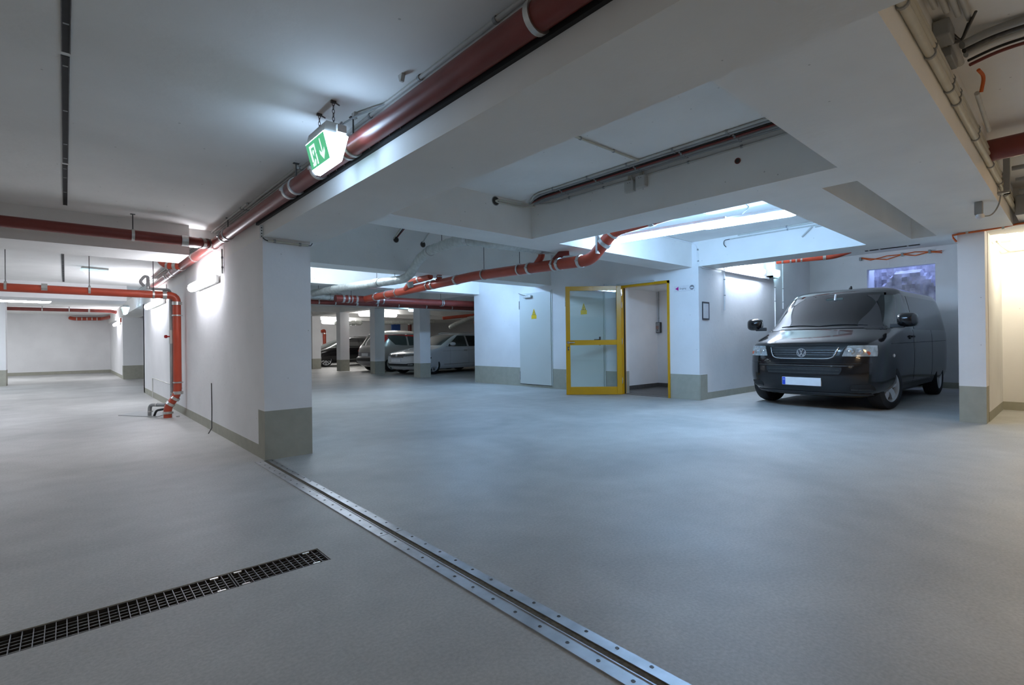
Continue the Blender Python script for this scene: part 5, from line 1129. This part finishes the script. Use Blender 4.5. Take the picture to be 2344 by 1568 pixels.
def hatch():
    S = Shape([(.18, .66), (.28, .80), (.45, .84), (.6, .82), (.7, .74), (.77, .55), (.84, .28), (.90, .06), (.95, -.10), (1.0, -.24), (1.15, -.58), (1.3, -.98), (1.4, -1.35), (1.46, -1.75), (1.49, -2.1)],
              [(.18, -3.25), (.3, -3.42), (.55, -3.5), (.9, -3.46), (1.1, -3.34), (1.3, -3.1), (1.4, -2.95), (1.46, -2.7), (1.49, -2.4)],
              [(.18, .78), (.28, .86), (.55, .90), (.8, .895), (.93, .87), (1.1, .79), (1.3, .69), (1.4, .60), (1.46, .44), (1.49, .25)], -1.4, 11, 2.4, 14, 3.0)
    zs = [.18, .22, .28, .36, .45, .53, .6, .66, .70, .74, .77, .81, .84, .87, .90, .93, .96, 1.0, 1.07, 1.15, 1.23, 1.3, 1.36, 1.40, 1.435, 1.46, 1.478, 1.49]
    t = car('hatchback_car', 'black car with red lettering on its door parked beyond the slim columns', (9.40, 25.08, 0), PI + .02, S, zs, 'vanp', 2.6, .335, .245, (10, .045, .05), .375)
    F = S.front
    P_(t, patch(F, ((-.66, .96), (.66, .96), (.50, 1.38), (-.50, 1.38)), .004, 16, 10, .12), 'windscreen', 'gglass')
    for g in (1, -1):
        sd = lambda x, z, g=g: S.side(x, z, g)
        P_(t, patch(sd, ((-.28, .95), (-.78, .94), (-.78, 1.16), (-.74, 1.16)), .003, 8, 6, .1), 'quarter_window', 'gglass')
        P_(t, patch(sd, ((-.84, .94), (-1.7, .94), (-1.7, 1.37), (-1.20, 1.37)), .003, 12, 8, .1), 'front_door_window', 'dglass')
        P_(t, patch(sd, ((-1.78, .94), (-2.75, .96), (-2.55, 1.37), (-1.78, 1.37)), .003, 12, 8, .1), 'rear_door_window', 'dglass')
        P_(t, patch(sd, ((-.22, .935), (-2.9, .945), (-2.9, .930), (-.22, .920)), .004, 24, 1), 'window_trim', 'chrome')
        P_(t, patch(sd, ((-1.2, .34), (-2.3, .36), (-2.3, .345), (-1.2, .325)), .003, 12, 1), 'sill_trim', 'chrome')
        P_(t, patch(sd, ((-1.62, .50), (-2.35, .60), (-2.35, .66), (-1.62, .57)), .003, 12, 3, .2), 'red_lettering', 'redlens')
        P_(t, patch(sd, ((-1.62, .72), (-1.75, .73), (-1.75, .78), (-1.62, .77)), .003, 5, 3, .3), 'red_lettering', 'redlens')
        fr = lambda y, z, g=g: S.front(g * y, z)
        P_(t, patch(fr, ((.45, .62), (.80, .66), (.82, .74), (.50, .70)), .006, 8, 4, .1), 'headlamp', 'lamp_gl')
    P_(t, patch(F, ((-.42, .5), (.42, .5), (.42, .66), (-.42, .66)), .003, 12, 4, .1), 'grille', 'black')
hatch()

# ------------------------------------------------------------------ light, camera
def area(name, loc, size, energy, col, rot=(0, 0, 0)):
    l = bpy.data.lights.new(name, 'AREA'); l.shape = 'RECTANGLE'; l.size, l.size_y = size; l.energy = energy; l.color = col
    o = bpy.data.objects.new(name, l); COL.objects.link(o); o.location = loc; o.rotation_euler = rot; return o
# unseen fill lights added under the ceiling behind and beside the viewpoint
area('ceiling_fill_light', (-1.5, -2.5, 2.36), (0.2, 1.5), 24, (1.0, 0.86, 0.68))
area('ceiling_fill_light', (-3.0, 3.0, 2.36), (0.2, 1.5), 18, (1.0, 0.86, 0.68))
area('ceiling_fill_light', (4.0, -2.0, 2.70), (0.2, 1.5), 33, (1.0, 0.70, 0.40))
area('ceiling_fill_light', (6.5, -1.6, 2.70), (0.2, 1.5), 27, (1.0, 0.64, 0.28))
area('ceiling_fill_light', (-3.5, 10.0, 2.36), (0.2, 1.5), 80, (0.72, 0.84, 1.0))
area('ceiling_fill_light', (-3.5, 18.5, 2.36), (0.2, 1.5), 110, (0.75, 0.85, 1.0))
area('ceiling_fill_light', (-2.4, 23.8, 2.36), (1.5, 0.2), 105, (0.88, 0.92, 1.0))  # added to brighten the end wall
area('lobby_fill_light', (9.5, 4.9, 2.18), (0.5, 0.3), 5, (0.95, 0.96, 1.0))  # unseen lamp added to brighten the lobby
# daylight falling down the light well
area('light_well_sky', (13.84 + 0.48, 2.68, 3.55), (0.4, 1.1), 26, (0.34, 0.48, 1.0))
wd = bpy.data.worlds.new('world'); SC.world = wd; wd.use_nodes = True
wd.node_tree.nodes['Background'].inputs['Color'].default_value = (0.5, 0.55, 0.6, 1)
wd.node_tree.nodes['Background'].inputs['Strength'].default_value = 0.02

F_PX = 1156.27
v1 = Vector((150 - 1172, 797 - 784, F_PX)).normalized()   # picture direction of the world +y axis
v2 = Vector((2480 - 1172, 770 - 784, F_PX)).normalized()  # picture direction of the world +x axis
v3 = v2.cross(v1).normalized()                            # world +z
right = Vector((v2.x, v1.x, v3.x)); down = Vector((v2.y, v1.y, v3.y)); fwd = Vector((v2.z, v1.z, v3.z))
fwd.normalize(); right = (right - fwd * right.dot(fwd)).normalized(); down = fwd.cross(right)
cam = bpy.data.cameras.new('camera'); co = bpy.data.objects.new('camera', cam); COL.objects.link(co)
cam.sensor_width = 36; cam.sensor_fit = 'HORIZONTAL'; cam.lens = 36 * F_PX / 2344; cam.clip_start = 0.05; cam.clip_end = 200
mw = Matrix((right, -down, -fwd)).transposed().to_4x4(); mw.translation = Vector((0, 0, 1.05)); co.matrix_world = mw
SC.camera = co
SC.view_settings.view_transform = 'Standard'
SC.view_settings.look = 'None'
SC.view_settings.exposure = 0.0
SC.view_settings.gamma = 1.0
SC.view_settings.use_curve_mapping = False
SC.cycles.use_denoising = True
SC.cycles.max_bounces = 10
SC.cycles.diffuse_bounces = 6
SC.cycles.transparent_max_bounces = 12
SC.cycles.sample_clamp_indirect = 6
SC.cycles.caustics_reflective = False
SC.cycles.caustics_refractive = False
